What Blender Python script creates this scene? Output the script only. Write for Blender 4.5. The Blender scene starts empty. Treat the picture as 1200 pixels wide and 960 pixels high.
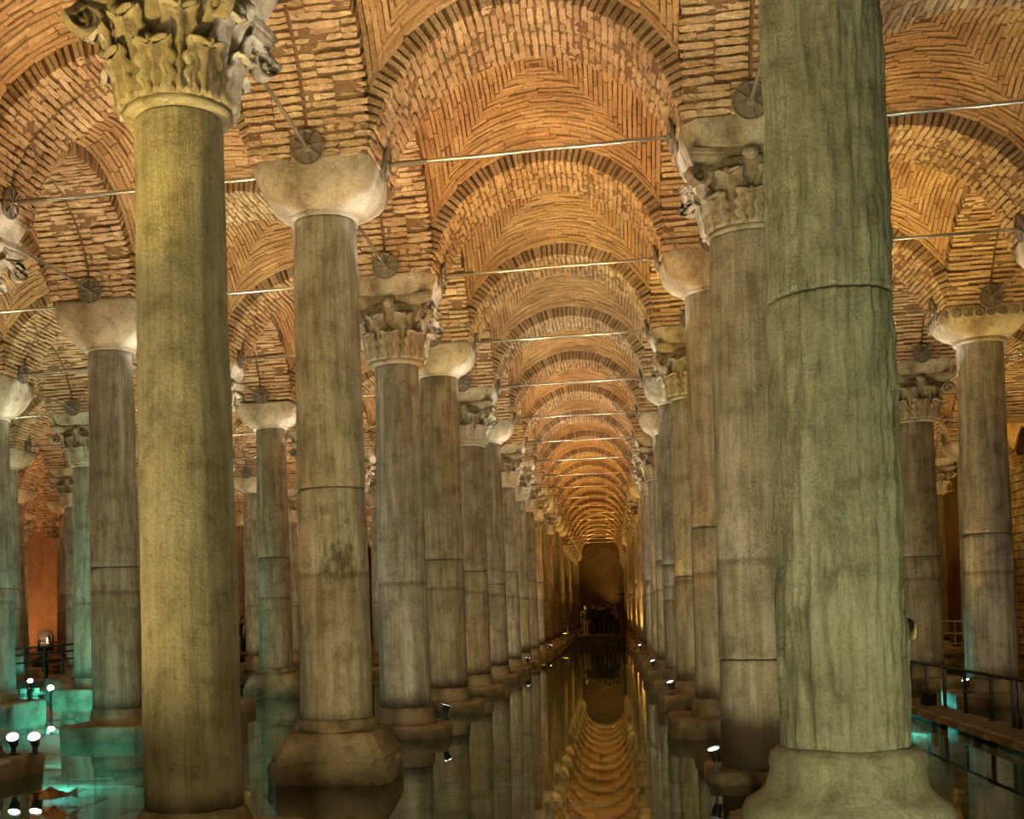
import bpy, math, random
from mathutils import Vector, Matrix, noise

R = math.radians
C = bpy.context.scene.collection
sc = bpy.context.scene
rnd = random.Random(7)

# ------------------------------------------------------------------ layout
S = 4.85            # column spacing
ZS = 6.95           # springing height of the arches above the water
HW = 0.72           # half width of the piers and arches
AR = S / 2 - HW     # arch radius
ZI = 7.15           # top of the capitals / start of the brickwork
EYE = 1.9
def gx(i):
    return i * S + (0.28 if i == 2 else 0.5 if i >= 3 else 0.0)
def gy(j):
    return j * S

# ------------------------------------------------------------------ camera
YAW, PITCH, ROLL = math.atan(0.20), R(1.2), R(1.5)
FPX = 1470 * math.cos(YAW) ** 2
CAMLOC = Vector((0.667 * S, -1.893 * S, EYE))
cam = bpy.data.cameras.new('camera')
cam.sensor_width = 36.0
cam.lens = FPX / 1200 * 36.0
cam.clip_end = 400
co = bpy.data.objects.new('camera', cam)
C.objects.link(co)
rot = Matrix.Rotation(YAW, 3, 'Z') @ Matrix.Rotation(R(90) + PITCH, 3, 'X') @ Matrix.Rotation(-ROLL, 3, 'Z')
co.matrix_world = Matrix.Translation(CAMLOC) @ rot.to_4x4()
vd = rot.transposed() @ Vector((0, 1, 0))
xo, yo = vd.x / -vd.z * FPX, vd.y / -vd.z * FPX
cam.shift_x = (600 + xo - 716) / 1200
cam.shift_y = (715 - 480 + yo) / 1200
sc.camera = co

def project(p):
    v = rot.transposed() @ (Vector(p) - CAMLOC)
    if v.z > -0.05:
        return None
    return (600 - cam.shift_x * 1200 + v.x / -v.z * FPX, 480 + cam.shift_y * 1200 - v.y / -v.z * FPX, -v.z)

# ------------------------------------------------------------------ exposure, world, lights
sc.view_settings.view_transform = 'Standard'
sc.view_settings.look = 'None'
sc.view_settings.gamma = 1
sc.view_settings.use_curve_mapping = False
sc.view_settings.exposure = 1.5
w = bpy.data.worlds.new('world')
sc.world = w
w.use_nodes = True
w.node_tree.nodes['Background'].inputs[0].default_value = (0.85, 0.72, 0.45, 1)
w.node_tree.nodes['Background'].inputs[1].default_value = 0.11

LN = [0]
def spot(loc, target, col, power, angle=110, blend=0.6, radius=0.06):
    d = bpy.data.lights.new('spot_light', 'SPOT')
    d.color = col; d.energy = power; d.spot_size = R(angle); d.spot_blend = blend; d.shadow_soft_size = radius
    o = bpy.data.objects.new('spot_light', d); C.objects.link(o)
    o.location = loc
    o.rotation_euler = (Vector(target) - Vector(loc)).to_track_quat('-Z', 'Y').to_euler()
    LN[0] += 1
    return o
def point(loc, col, power, radius=0.05):
    d = bpy.data.lights.new('point_light', 'POINT')
    d.color = col; d.energy = power; d.shadow_soft_size = radius
    o = bpy.data.objects.new('point_light', d); C.objects.link(o)
    o.location = loc
    LN[0] += 1
    return o

WARM = (1.0, 0.75, 0.42)
GOLD = (1.0, 0.62, 0.14)
ORNG = (1.0, 0.50, 0.20)
PALE = (1.0, 0.82, 0.56)
GREY = (1.0, 0.90, 0.74)
DEEP = (1.0, 0.50, 0.12)
TEAL = (0.14, 0.78, 1.0)
GREEN = (1.0, 0.97, 0.52)
YELL = (1.0, 0.80, 0.32)

# uplights of the bays: (bay column, bay row) -> colour, power
BAY = {}
for j in range(-1, 23):
    BAY[(0, j)] = (WARM, 300)
BAY[(0, 0)] = (PALE, 380)
BAY[(0, 1)] = ((1.0, 0.43, 0.15), 460)
BAY[(0, 2)] = (GOLD, 420)
BAY[(0, 3)] = (GREY, 230)
BAY[(0, 4)] = (PALE, 260)
BAY[(0, 5)] = (ORNG, 360)
BAY[(0, 6)] = (GREY, 380)
BAY[(0, 7)] = (ORNG, 260)
for j in range(8, 23):
    BAY[(0, j)] = (DEEP if j % 3 else GOLD, 420)
for j in range(-1, 12):
    BAY[(-1, j)] = ((ORNG, PALE, WARM)[j % 3], 330)
    BAY[(-2, j)] = ((PALE, ORNG, WARM)[j % 3], 300)
for j in range(2, 13):
    BAY[(-3, j)] = ((PALE, WARM)[j % 2], 250)
BAY[(-1, 0)] = (ORNG, 380)
BAY[(-1, 1)] = (PALE, 380)
for j in range(0, 13):
    BAY[(1, j)] = ((GOLD, WARM)[j % 2], 260)
for i in (-4, -5, -6):
    for j in range(5, 14):
        BAY[(i, j)] = (ORNG, 260)
for j in range(4, 13):
    BAY[(3, j)] = (GOLD, 300)
BAY[(1, 0)] = (PALE, 120)
BAY[(1, 1)] = (GREY, 60)
BAY[(1, 2)] = (GOLD, 620)
for j in range(2, 12):
    BAY[(2, j)] = ((GOLD, WARM)[j % 2], 260)

# ------------------------------------------------------------------ helpers
def mesh(name, vs, fs, mat=None, smooth=False, tint=None):
    m = bpy.data.meshes.new(name)
    m.from_pydata([tuple(v) for v in vs], [], fs)
    if mat: m.materials.append(mat)
    if smooth:
        m.polygons.foreach_set('use_smooth', [True] * len(m.polygons))
    if tint is not None:
        a = m.attributes.new('tint', 'FLOAT', 'POINT')
        a.data.foreach_set('value', tint)
    m.update()
    return m
def obj(name, m, parent=None, loc=(0, 0, 0), rot=(0, 0, 0), scale=(1, 1, 1), label=None, kind=None):
    o = bpy.data.objects.new(name, m)
    C.objects.link(o)
    o.location = loc; o.rotation_euler = rot; o.scale = scale
    if parent: o.parent = parent
    if label: o['label'] = label
    if kind: o['kind'] = kind
    return o
def empty(name, loc, rz=0.0, label=None, cat=None, group=None, kind=None, scale=(1, 1, 1)):
    o = bpy.data.objects.new(name, None)
    C.objects.link(o)
    o.empty_display_size = 0.3
    o.location = loc; o.rotation_euler = (0, 0, rz); o.scale = scale
    tag(o, label, cat, group, kind)
    return o
def tag(o, label=None, cat=None, group=None, kind=None):
    if label: o['label'] = label
    if cat: o['category'] = cat
    if group: o['group'] = group
    if kind: o['kind'] = kind
    return o

class MB:
    """collects vertices and faces of one mesh"""
    def __init__(s):
        s.v = []; s.f = []; s.t = []
    def add(s, vs, fs, tint=0.5):
        n = len(s.v)
        s.v += [tuple(v) for v in vs]
        s.f += [tuple(i + n for i in f) for f in fs]
        s.t += [tint] * len(vs)
    def box(s, c, h, mat=None, jit=0.0, tint=0.5):
        vs = []
        for z in (-1, 1):
            for y in (-1, 1):
                for x in (-1, 1):
                    p = Vector((x * h[0], y * h[1], z * h[2]))
                    if jit: p += Vector((rnd.uniform(-jit, jit), rnd.uniform(-jit, jit), rnd.uniform(-jit, jit)))
                    if mat: p = mat @ p
                    vs.append(Vector(c) + p)
        s.add(vs, [(0, 2, 3, 1), (4, 5, 7, 6), (0, 1, 5, 4), (2, 6, 7, 3), (0, 4, 6, 2), (1, 3, 7, 5)], tint)
    def tube(s, p0, p1, r0, r1=None, n=10, caps=True):
        r1 = r0 if r1 is None else r1
        p0, p1 = Vector(p0), Vector(p1)
        q = (p1 - p0).to_track_quat('Z', 'Y')
        vs = []
        for p, r in ((p0, r0), (p1, r1)):
            for k in range(n):
                a = 2 * math.pi * k / n
                vs.append(p + q @ Vector((r * math.cos(a), r * math.sin(a), 0)))
        fs = [(k, (k + 1) % n, n + (k + 1) % n, n + k) for k in range(n)]
        if caps: fs += [tuple(range(n))[::-1], tuple(range(n, 2 * n))]
        s.add(vs, fs)
    def rings(s, rings, close=True, cap0=True, cap1=True, tint=0.5):
        n = len(rings[0])
        vs = [p for r in rings for p in r]
        fs = []
        for a in range(len(rings) - 1):
            for k in range(n if close else n - 1):
                fs.append((a * n + k, a * n + (k + 1) % n, (a + 1) * n + (k + 1) % n, (a + 1) * n + k))
        if cap0: fs.append(tuple(range(n))[::-1])
        if cap1: fs.append(tuple(range((len(rings) - 1) * n, len(rings) * n)))
        s.add(vs, fs, tint)
    def build(s, name, mat=None, smooth=False):
        return mesh(name, s.v, s.f, mat, smooth, s.t)

def circ(r, z, n=32, sq=0.0, cx=0.0, cy=0.0, rz=0.0):
    """ring at height z that goes from a circle (sq=0) to a rounded square (sq=1)"""
    out = []
    for k in range(n):
        a = 2 * math.pi * (k + 0.5) / n
        c, s_ = math.cos(a), math.sin(a)
        e = 2 + sq * sq * 14
        q = (abs(c) ** e + abs(s_) ** e) ** (-1 / e)
        a2 = 0
        x, y = r * q * c, r * q * s_
        if rz: x, y = x * math.cos(rz) - y * math.sin(rz), x * math.sin(rz) + y * math.cos(rz)
        out.append(Vector((cx + x, cy + y, z)))
    return out

# ------------------------------------------------------------------ materials
def nodes(name):
    m = bpy.data.materials.new(name)
    m.use_nodes = True
    nt = m.node_tree
    b = nt.nodes['Principled BSDF']
    return m, nt, b
def N(nt, t, **kw):
    n = nt.nodes.new(t)
    for k, v in kw.items():
        if k.startswith('_'): setattr(n, k[1:], v)
        else:
            n.inputs[k.replace('__', ' ')].default_value = v
    return n
def ramp(nt, fac, stops):
    n = nt.nodes.new('ShaderNodeValToRGB')
    el = n.color_ramp.elements
    while len(el) < len(stops): el.new(0.5)
    for e, (p, c) in zip(el, stops):
        e.position = p; e.color = (*c, 1)
    nt.links.new(fac, n.inputs[0])
    return n.outputs[0]
def mixc(nt, fac, a, b, mode='MIX'):
    n = nt.nodes.new('ShaderNodeMix'); n.data_type = 'RGBA'; n.blend_type = mode
    for s_, x in ((n.inputs['Factor'], fac), (n.inputs['A'], a), (n.inputs['B'], b)):
        if isinstance(x, (int, float)): s_.default_value = x
        elif isinstance(x, tuple): s_.default_value = (*x, 1)
        else: nt.links.new(x, s_)
    return n.outputs['Result']
def bump(nt, b, h, strength=0.5, dist=0.02, prev=None):
    n = nt.nodes.new('ShaderNodeBump')
    n.inputs['Strength'].default_value = strength
    n.inputs['Distance'].default_value = dist
    nt.links.new(h, n.inputs['Height'])
    if prev: nt.links.new(prev, n.inputs['Normal'])
    nt.links.new(n.outputs[0], b.inputs['Normal'])
    return n.outputs[0]
def coords(nt, kind='Object', scale=(1, 1, 1)):
    tc = nt.nodes.new('ShaderNodeTexCoord')
    mp = nt.nodes.new('ShaderNodeMapping')
    mp.inputs['Scale'].default_value = scale
    nt.links.new(tc.outputs[kind], mp.inputs[0])
    return mp.outputs[0]
def wcoords(nt, scale=(1, 1, 1)):
    g = nt.nodes.new('ShaderNodeNewGeometry')
    mp = nt.nodes.new('ShaderNodeMapping')
    mp.inputs['Scale'].default_value = scale
    nt.links.new(g.outputs['Position'], mp.inputs[0])
    return mp.outputs[0]
def tex(nt, vec, scale, detail=4, rough=0.6):
    n = nt.nodes.new('ShaderNodeTexNoise')
    n.inputs['Scale'].default_value = scale; n.inputs['Detail'].default_value = detail; n.inputs['Roughness'].default_value = rough
    nt.links.new(vec, n.inputs['Vector'])
    return n.outputs['Fac']

def brick_material(name, dark, mid, light):
    m, nt, b = nodes(name)
    at = nt.nodes.new('ShaderNodeAttribute'); at.attribute_name = 'tint'
    col = ramp(nt, at.outputs['Fac'], [(0.0, dark), (0.5, mid), (1.0, light)])
    v = wcoords(nt)
    blot = tex(nt, v, 0.9, 3)
    bl = ramp(nt, blot, [(0.35, (0.72, 0.62, 0.55)), (0.65, (1.08, 1.05, 1.0))])
    col = mixc(nt, 1.0, col, bl, 'MULTIPLY')
    fine = tex(nt, v, 26, 6, 0.7)
    fr = ramp(nt, fine, [(0.3, (0.62, 0.55, 0.5)), (0.6, (1.06, 1.04, 1.0))])
    col = mixc(nt, 0.8, col, fr, 'MULTIPLY')
    nt.links.new(col, b.inputs['Base Color'])
    b.inputs['Roughness'].default_value = 0.9
    big = tex(nt, v, 16, 5, 0.65)
    n1 = bump(nt, b, big, 0.9, 0.05)
    bump(nt, b, tex(nt, v, 70, 4, 0.7), 0.5, 0.015, n1)
    return m
M = {}
M['brick'] = brick_material('brick', (0.46, 0.30, 0.15), (0.58, 0.40, 0.21), (0.68, 0.50, 0.29))
M['arch_brick'] = brick_material('arch_brick', (0.50, 0.36, 0.21), (0.65, 0.51, 0.33), (0.76, 0.64, 0.46))
M['mortar'] = brick_material('mortar', (0.17, 0.10, 0.05), (0.17, 0.10, 0.05), (0.17, 0.10, 0.05))
M['arch_mortar'] = brick_material('arch_mortar', (0.27, 0.18, 0.10), (0.27, 0.18, 0.10), (0.27, 0.18, 0.10))

def stone_material(name, dark, mid, light, streak=1.0, wet=None, rough=0.6, ring=False):
    """weathered marble: vertical streaks, blotches, pitting; wet = (z0, z1) of a waterline stain in object space"""
    m, nt, b = nodes(name)
    v = coords(nt)
    st = tex(nt, coords(nt, 'Object', (5.5, 5.5, 0.55)), 1.6, 6, 0.62)
    bl = tex(nt, v, 1.3, 5, 0.6)
    fac = nt.nodes.new('ShaderNodeMath'); fac.operation = 'MULTIPLY_ADD'
    nt.links.new(st, fac.inputs[0]); fac.inputs[1].default_value = 0.6 * streak
    f2 = nt.nodes.new('ShaderNodeMath'); f2.operation = 'MULTIPLY'
    nt.links.new(bl, f2.inputs[0]); f2.inputs[1].default_value = 1 - 0.6 * streak
    nt.links.new(f2.outputs[0], fac.inputs[2])
    col = ramp(nt, fac.outputs[0], [(0.40, dark), (0.5, mid), (0.60, light)])
    fine = tex(nt, v, 38, 6, 0.75)
    st2 = tex(nt, coords(nt, 'Object', (16, 16, 0.7)), 1.8, 5, 0.65)
    col = mixc(nt, 0.6 * min(1, streak), col, ramp(nt, st2, [(0.38, (0.66, 0.64, 0.60)), (0.56, (1.06, 1.06, 1.05))]), 'MULTIPLY')
    spots = tex(nt, v, 3.4, 8, 0.72)
    col = mixc(nt, 0.8, col, ramp(nt, spots, [(0.34, (0.50, 0.45, 0.38)), (0.50, (1.0, 1.0, 1.0)), (0.68, (1.18, 1.17, 1.14))]), 'MULTIPLY')
    col = mixc(nt, 0.40, col, ramp(nt, fine, [(0.34, (0.42, 0.38, 0.33)), (0.52, (1.08, 1.08, 1.05))]), 'MULTIPLY')
    if ring:
        sp2 = nt.nodes.new('ShaderNodeSeparateXYZ'); nt.links.new(v, sp2.inputs[0])
        a2 = nt.nodes.new('ShaderNodeMath'); a2.operation = 'MULTIPLY_ADD'
        nt.links.new(tex(nt, v, 6.0, 4), a2.inputs[0]); a2.inputs[1].default_value = 0.10
        nt.links.new(sp2.outputs[2], a2.inputs[2])
        d2 = nt.nodes.new('ShaderNodeMath'); d2.operation = 'DIVIDE'
        nt.links.new(a2.outputs[0], d2.inputs[0]); d2.inputs[1].default_value = 10
        rr = ramp(nt, d2.outputs[0], [(0.0, (0.86, 0.84, 0.80)), (0.2405, (0.86, 0.84, 0.80)), (0.2435, (0.50, 0.44, 0.36)), (0.2455, (0.50, 0.44, 0.36)), (0.2485, (1, 1, 1)), (1.0, (1, 1, 1))])
        col = mixc(nt, 1.0, col, rr, 'MULTIPLY')
    if wet:
        sep = nt.nodes.new('ShaderNodeSeparateXYZ'); nt.links.new(v, sep.inputs[0])
        ad = nt.nodes.new('ShaderNodeMath'); ad.operation = 'MULTIPLY_ADD'
        nt.links.new(tex(nt, v, 4.0, 4), ad.inputs[0]); ad.inputs[1].default_value = 0.25
        nt.links.new(sep.outputs[2], ad.inputs[2])
        mr = ramp(nt, ad.outputs[0], [(0.0, (0.22, 0.18, 0.12)), (0.999, (1, 1, 1))])
        rp = mr.node.color_ramp
        rp.elements[0].position = wet[0] / 10; rp.elements[1].position = wet[1] / 10
        dv = nt.nodes.new('ShaderNodeMath'); dv.operation = 'DIVIDE'
        nt.links.new(ad.outputs[0], dv.inputs[0]); dv.inputs[1].default_value = 10
        nt.links.new(dv.outputs[0], mr.node.inputs[0])
        col = mixc(nt, 1.0, col, mr, 'MULTIPLY')
    at = nt.nodes.new('ShaderNodeAttribute'); at.attribute_name = 'tint'
    col = mixc(nt, 1.0, col, ramp(nt, at.outputs['Fac'], [(0.0, (1, 1, 1)), (0.5, (1, 1, 1)), (1.0, (0.42, 0.36, 0.28))]), 'MULTIPLY')
    nt.links.new(col, b.inputs['Base Color'])
    b.inputs['Roughness'].default_value = rough
    n1 = bump(nt, b, st2, 0.7, 0.04)
    n2 = bump(nt, b, tex(nt, v, 9, 7, 0.78), 1.0, 0.07, n1)
    bump(nt, b, fine, 0.7, 0.015, n2)
    return m
M['beige'] = stone_material('beige_marble', (0.33, 0.28, 0.19), (0.47, 0.42, 0.31), (0.60, 0.56, 0.46), wet=(0.72, 0.95), ring=True)
M['ochre'] = stone_material('ochre_marble', (0.38, 0.34, 0.23), (0.52, 0.47, 0.34), (0.62, 0.58, 0.45), 0.8, wet=(0.55, 0.72))
M['green'] = stone_material('green_grey_marble', (0.34, 0.34, 0.23), (0.46, 0.46, 0.33), (0.56, 0.56, 0.43), 0.7)
M['brown'] = stone_material('brown_marble', (0.25, 0.20, 0.13), (0.37, 0.31, 0.22), (0.49, 0.43, 0.33), wet=(0.62, 0.8), ring=True)
M['grey'] = stone_material('grey_marble', (0.31, 0.29, 0.23), (0.46, 0.43, 0.35), (0.62, 0.60, 0.52), 1.1, wet=(0.6, 0.82), ring=True)
M['capital'] = stone_material('pale_marble', (0.34, 0.27, 0.16), (0.52, 0.44, 0.30), (0.66, 0.60, 0.47), 0.3)
M['plinth'] = stone_material('wet_plinth_stone', (0.20, 0.15, 0.09), (0.36, 0.29, 0.18), (0.50, 0.43, 0.29), 0.1, rough=0.5)
SHAFTS = ['beige', 'grey', 'brown', 'beige', 'grey']

def plain(name, col, rough=0.5, metal=0.0, emit=None, es=0.0):
    m, nt, b = nodes(name)
    b.inputs['Base Color'].default_value = (*col, 1)
    b.inputs['Roughness'].default_value = rough
    b.inputs['Metallic'].default_value = metal
    if emit:
        b.inputs['Emission Color'].default_value = (*emit, 1)
        b.inputs['Emission Strength'].default_value = es
    return m
def worn_metal(name, c0, c1, rough, metal):
    m, nt, b = nodes(name)
    f = tex(nt, coords(nt), 30, 4)
    nt.links.new(ramp(nt, f, [(0.35, c0), (0.65, c1)]), b.inputs['Base Color'])
    b.inputs['Roughness'].default_value = rough; b.inputs['Metallic'].default_value = metal
    return m
M['steel'] = worn_metal('brushed_steel', (0.62, 0.58, 0.54), (0.80, 0.77, 0.73), 0.25, 0.95)
M['iron'] = worn_metal('dull_iron', (0.17, 0.14, 0.10), (0.25, 0.21, 0.155), 0.55, 0.6)
M['black'] = worn_metal('black_paint', (0.012, 0.012, 0.012), (0.028, 0.026, 0.024), 0.45, 0.2)
M['deck'] = worn_metal('dark_deck_edge', (0.05, 0.045, 0.035), (0.11, 0.095, 0.07), 0.5, 0.0)
M['lens'] = plain('lamp_lens', (1, 1, 1), 0.4, 0, (1.0, 0.93, 0.82), 6)
M['lens_warm'] = plain('warm_lamp_lens', (1, 1, 1), 0.4, 0, (1.0, 0.75, 0.4), 1.6)
M['skin'] = plain('skin', (0.24, 0.15, 0.10), 0.6)
M['hair'] = plain('dark_hair', (0.02, 0.015, 0.012), 0.6)
M['coat'] = plain('black_cloth', (0.012, 0.012, 0.014), 0.85)
M['cream'] = plain('cream_cloth', (0.40, 0.36, 0.30), 0.85)
M['grey_cloth'] = plain('grey_cloth', (0.10, 0.10, 0.09), 0.85)
M['shoe'] = plain('pale_shoe', (0.45, 0.42, 0.38), 0.7)
M['koi'] = plain('orange_koi_scales', (0.85, 0.22, 0.03), 0.4)
M['red'] = plain('red_rope', (0.45, 0.03, 0.02), 0.6)

def water_material():
    m, nt, b = nodes('green_water')
    nt.nodes.remove(b)
    out = nt.nodes['Material Output']
    gl = nt.nodes.new('ShaderNodeBsdfGlossy'); gl.inputs['Roughness'].default_value = 0.015
    gl.inputs['Color'].default_value = (0.92, 0.95, 0.88, 1)
    tr = nt.nodes.new('ShaderNodeBsdfTransparent'); tr.inputs['Color'].default_value = (0.42, 0.62, 0.44, 1)
    fr = nt.nodes.new('ShaderNodeFresnel'); fr.inputs['IOR'].default_value = 1.33
    mx = nt.nodes.new('ShaderNodeMixShader')
    nt.links.new(fr.outputs[0], mx.inputs[0]); nt.links.new(tr.outputs[0], mx.inputs[1]); nt.links.new(gl.outputs[0], mx.inputs[2])
    bp = nt.nodes.new('ShaderNodeBump'); bp.inputs['Strength'].default_value = 0.014; bp.inputs['Distance'].default_value = 0.02
    nt.links.new(tex(nt, wcoords(nt, (1.0, 1.6, 1.0)), 2.6, 3, 0.5), bp.inputs['Height'])
    nt.links.new(bp.outputs[0], gl.inputs['Normal']); nt.links.new(bp.outputs[0], fr.inputs['Normal'])
    nt.links.new(mx.outputs[0], out.inputs['Surface'])
    return m
M['water'] = water_material()
def pave_material():
    m, nt, b = nodes('wet_paving_stone')
    v = wcoords(nt)
    col = ramp(nt, tex(nt, v, 1.7, 6), [(0.3, (0.13, 0.14, 0.09)), (0.5, (0.26, 0.27, 0.18)), (0.72, (0.42, 0.42, 0.30))])
    nt.links.new(col, b.inputs['Base Color'])
    b.inputs['Roughness'].default_value = 0.8
    bump(nt, b, tex(nt, v, 7, 6, 0.7), 0.8, 0.05)
    return m
M['pave'] = pave_material()
def wall_material(name, c1, c2, mort, bw, bh, axis):
    m, nt, b = nodes(name)
    g = nt.nodes.new('ShaderNodeNewGeometry')
    sp = nt.nodes.new('ShaderNodeSeparateXYZ'); nt.links.new(g.outputs['Position'], sp.inputs[0])
    cb = nt.nodes.new('ShaderNodeCombineXYZ')
    nt.links.new(sp.outputs[axis], cb.inputs[0]); nt.links.new(sp.outputs[2], cb.inputs[1])
    br = nt.nodes.new('ShaderNodeTexBrick')
    br.inputs['Color1'].default_value = (*c1, 1); br.inputs['Color2'].default_value = (*c2, 1); br.inputs['Mortar'].default_value = (*mort, 1)
    br.inputs['Scale'].default_value = 1.0; br.inputs['Brick Width'].default_value = bw; br.inputs['Row Height'].default_value = bh
    br.inputs['Mortar Size'].default_value = 0.012
    nt.links.new(cb.outputs[0], br.inputs['Vector'])
    col = mixc(nt, 0.7, br.outputs['Color'], ramp(nt, tex(nt, g.outputs['Position'], 1.2, 6), [(0.3, (0.5, 0.45, 0.4)), (0.7, (1.1, 1.1, 1.05))]), 'MULTIPLY')
    nt.links.new(col, b.inputs['Base Color'])
    b.inputs['Roughness'].default_value = 0.9
    bump(nt, b, br.outputs['Fac'], -0.6, 0.03)
    return m
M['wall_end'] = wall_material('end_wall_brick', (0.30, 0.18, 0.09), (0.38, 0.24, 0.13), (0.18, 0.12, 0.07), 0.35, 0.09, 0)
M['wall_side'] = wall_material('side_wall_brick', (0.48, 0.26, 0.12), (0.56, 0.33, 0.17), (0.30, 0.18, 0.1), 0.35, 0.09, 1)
M['ashlar_dark'] = stone_material('dark_ashlar_block', (0.22, 0.16, 0.09), (0.32, 0.25, 0.15), (0.42, 0.35, 0.22), 0.0)
M['ashlar'] = stone_material('ashlar_block', (0.36, 0.28, 0.16), (0.48, 0.39, 0.24), (0.58, 0.50, 0.34), 0.0)

# ------------------------------------------------------------------ brick vaulting
NV = 58                                   # courses of one arch
A0 = math.asin((ZI - ZS) / AR)
RB = 0.26                                 # radial depth of the bricks
def course_layout():
    """for every course of an arch: list of (angle, y0, y1, tint, proud)"""
    r = random.Random(11)
    rows = []
    da = (math.pi - 2 * A0) / NV
    for k in range(NV):
        a = A0 + (k + 0.5) * da
        for sgn in (-1, 1):
            if r.random() < 0.5: cuts = [0.02, 0.37, HW + r.uniform(-0.02, 0.02)]
            else: cuts = [0.02, 0.2, 0.55, HW + r.uniform(-0.02, 0.02)]
            for y0, y1 in zip(cuts, cuts[1:]):
                y0, y1 = y0 + 0.003, y1 - 0.003
                if sgn < 0: y0, y1 = -y1, -y0
                rows.append((a + r.uniform(-0.0075, 0.0075), y0, y1, min(1, max(0, r.gauss(0.55, 0.25))), r.uniform(-0.014, 0.016)))
    return rows, da
LAY, DA = course_layout()
BT = 0.069                                # brick thickness on the soffit
def arch_matrix(a, yc, proud):
    # local x: tangential, y: along the arch's axis, z: radial outwards
    ca, sa = math.cos(a), math.sin(a)
    rr = AR - proud + RB / 2
    m = Matrix(((-sa, 0, ca, ca * rr), (0, 1, 0, yc), (ca, 0, sa, sa * rr), (0, 0, 0, 1)))
    return m
def arch_bricks_mesh():
    b = MB()
    for (a, y0, y1, t, pr) in LAY:
        m = arch_matrix(a, (y0 + y1) / 2, pr)
        vs = []
        for z in (-1, 1):
            for y in (-1, 1):
                for x in (-1, 1):
                    p = Vector((x * (BT / 2 + rnd.uniform(-0.012, 0.007) + 0.004 * z), y * (y1 - y0) / 2, z * RB / 2 + (rnd.uniform(-0.008, 0.008) if z < 0 else 0)))
                    vs.append(m @ p)
        b.add(vs, [(0, 2, 3, 1), (0, 1, 5, 4), (2, 6, 7, 3), (0, 4, 6, 2), (1, 3, 7, 5)], t)
    return b.build('arch_bricks', M['arch_brick'])
ME_ARCH = arch_bricks_mesh()
def single_bricks():
    out = {}
    for ln in (0.15, 0.18, 0.35):
        out[ln] = []
        for k in range(7):
            b = MB()
            nx, ny = 2, 4 if ln > 0.3 else 3
            rings = []
            for iy in range(ny + 1):
                y = (iy / ny - 0.5) * ln
                pts = [(-1, -1), (0, -1.0), (1, -1), (1, 1), (-1, 1)]
                ring = []
                for (x, z) in pts:
                    e = 0.75 if iy in (0, ny) and z < 0 else 1.0
                    jx, jz = rnd.uniform(-0.008, 0.005), rnd.uniform(-0.01, 0.008)
                    ring.append(Vector(((x * (BT / 2 + jx)) * (1 if z > 0 else e), y + rnd.uniform(-0.004, 0.004), z * RB / 2 + (jz if z < 0 else 0) + (0.012 if e < 1 else 0))))
                rings.append(ring)
            b.rings(rings, tint=min(1, max(0, 0.12 + 0.14 * k)))
            out[ln].append(b.build('brick', M['arch_brick']))
    return out
ME_BRICK = single_bricks()
def arch_core_mesh():
    """the mortar body behind the bricks"""
    b = MB()
    n = 90
    y = HW - 0.03
    r1 = AR + RB - 0.02
    rings = []
    for k in range(n + 1):
        a = A0 + (math.pi - 2 * A0) * k / n
        c, s_ = math.cos(a), math.sin(a)
        ring = []
        for q in range(17):
            yy = (q / 8 - 1) * y
            r0 = AR + 0.022 + 0.045 * noise.noise(Vector((c * 5, yy * 3.5, s_ * 5))) + 0.012 * noise.noise(Vector((c * 19, yy * 12, s_ * 19)))
            r0 = max(r0, AR + 0.002)
            if q == 8: r0 = AR + 0.05
            ring.append(Vector((r0 * c, yy, r0 * s_)))
        ring += [Vector((r1 * c, y, r1 * s_)), Vector((r1 * c, -y, r1 * s_))]
        rings.append(ring)
    b.rings(rings)
    return b.build('arch_mortar', M['arch_mortar'])
ME_CORE = arch_core_mesh()

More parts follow.
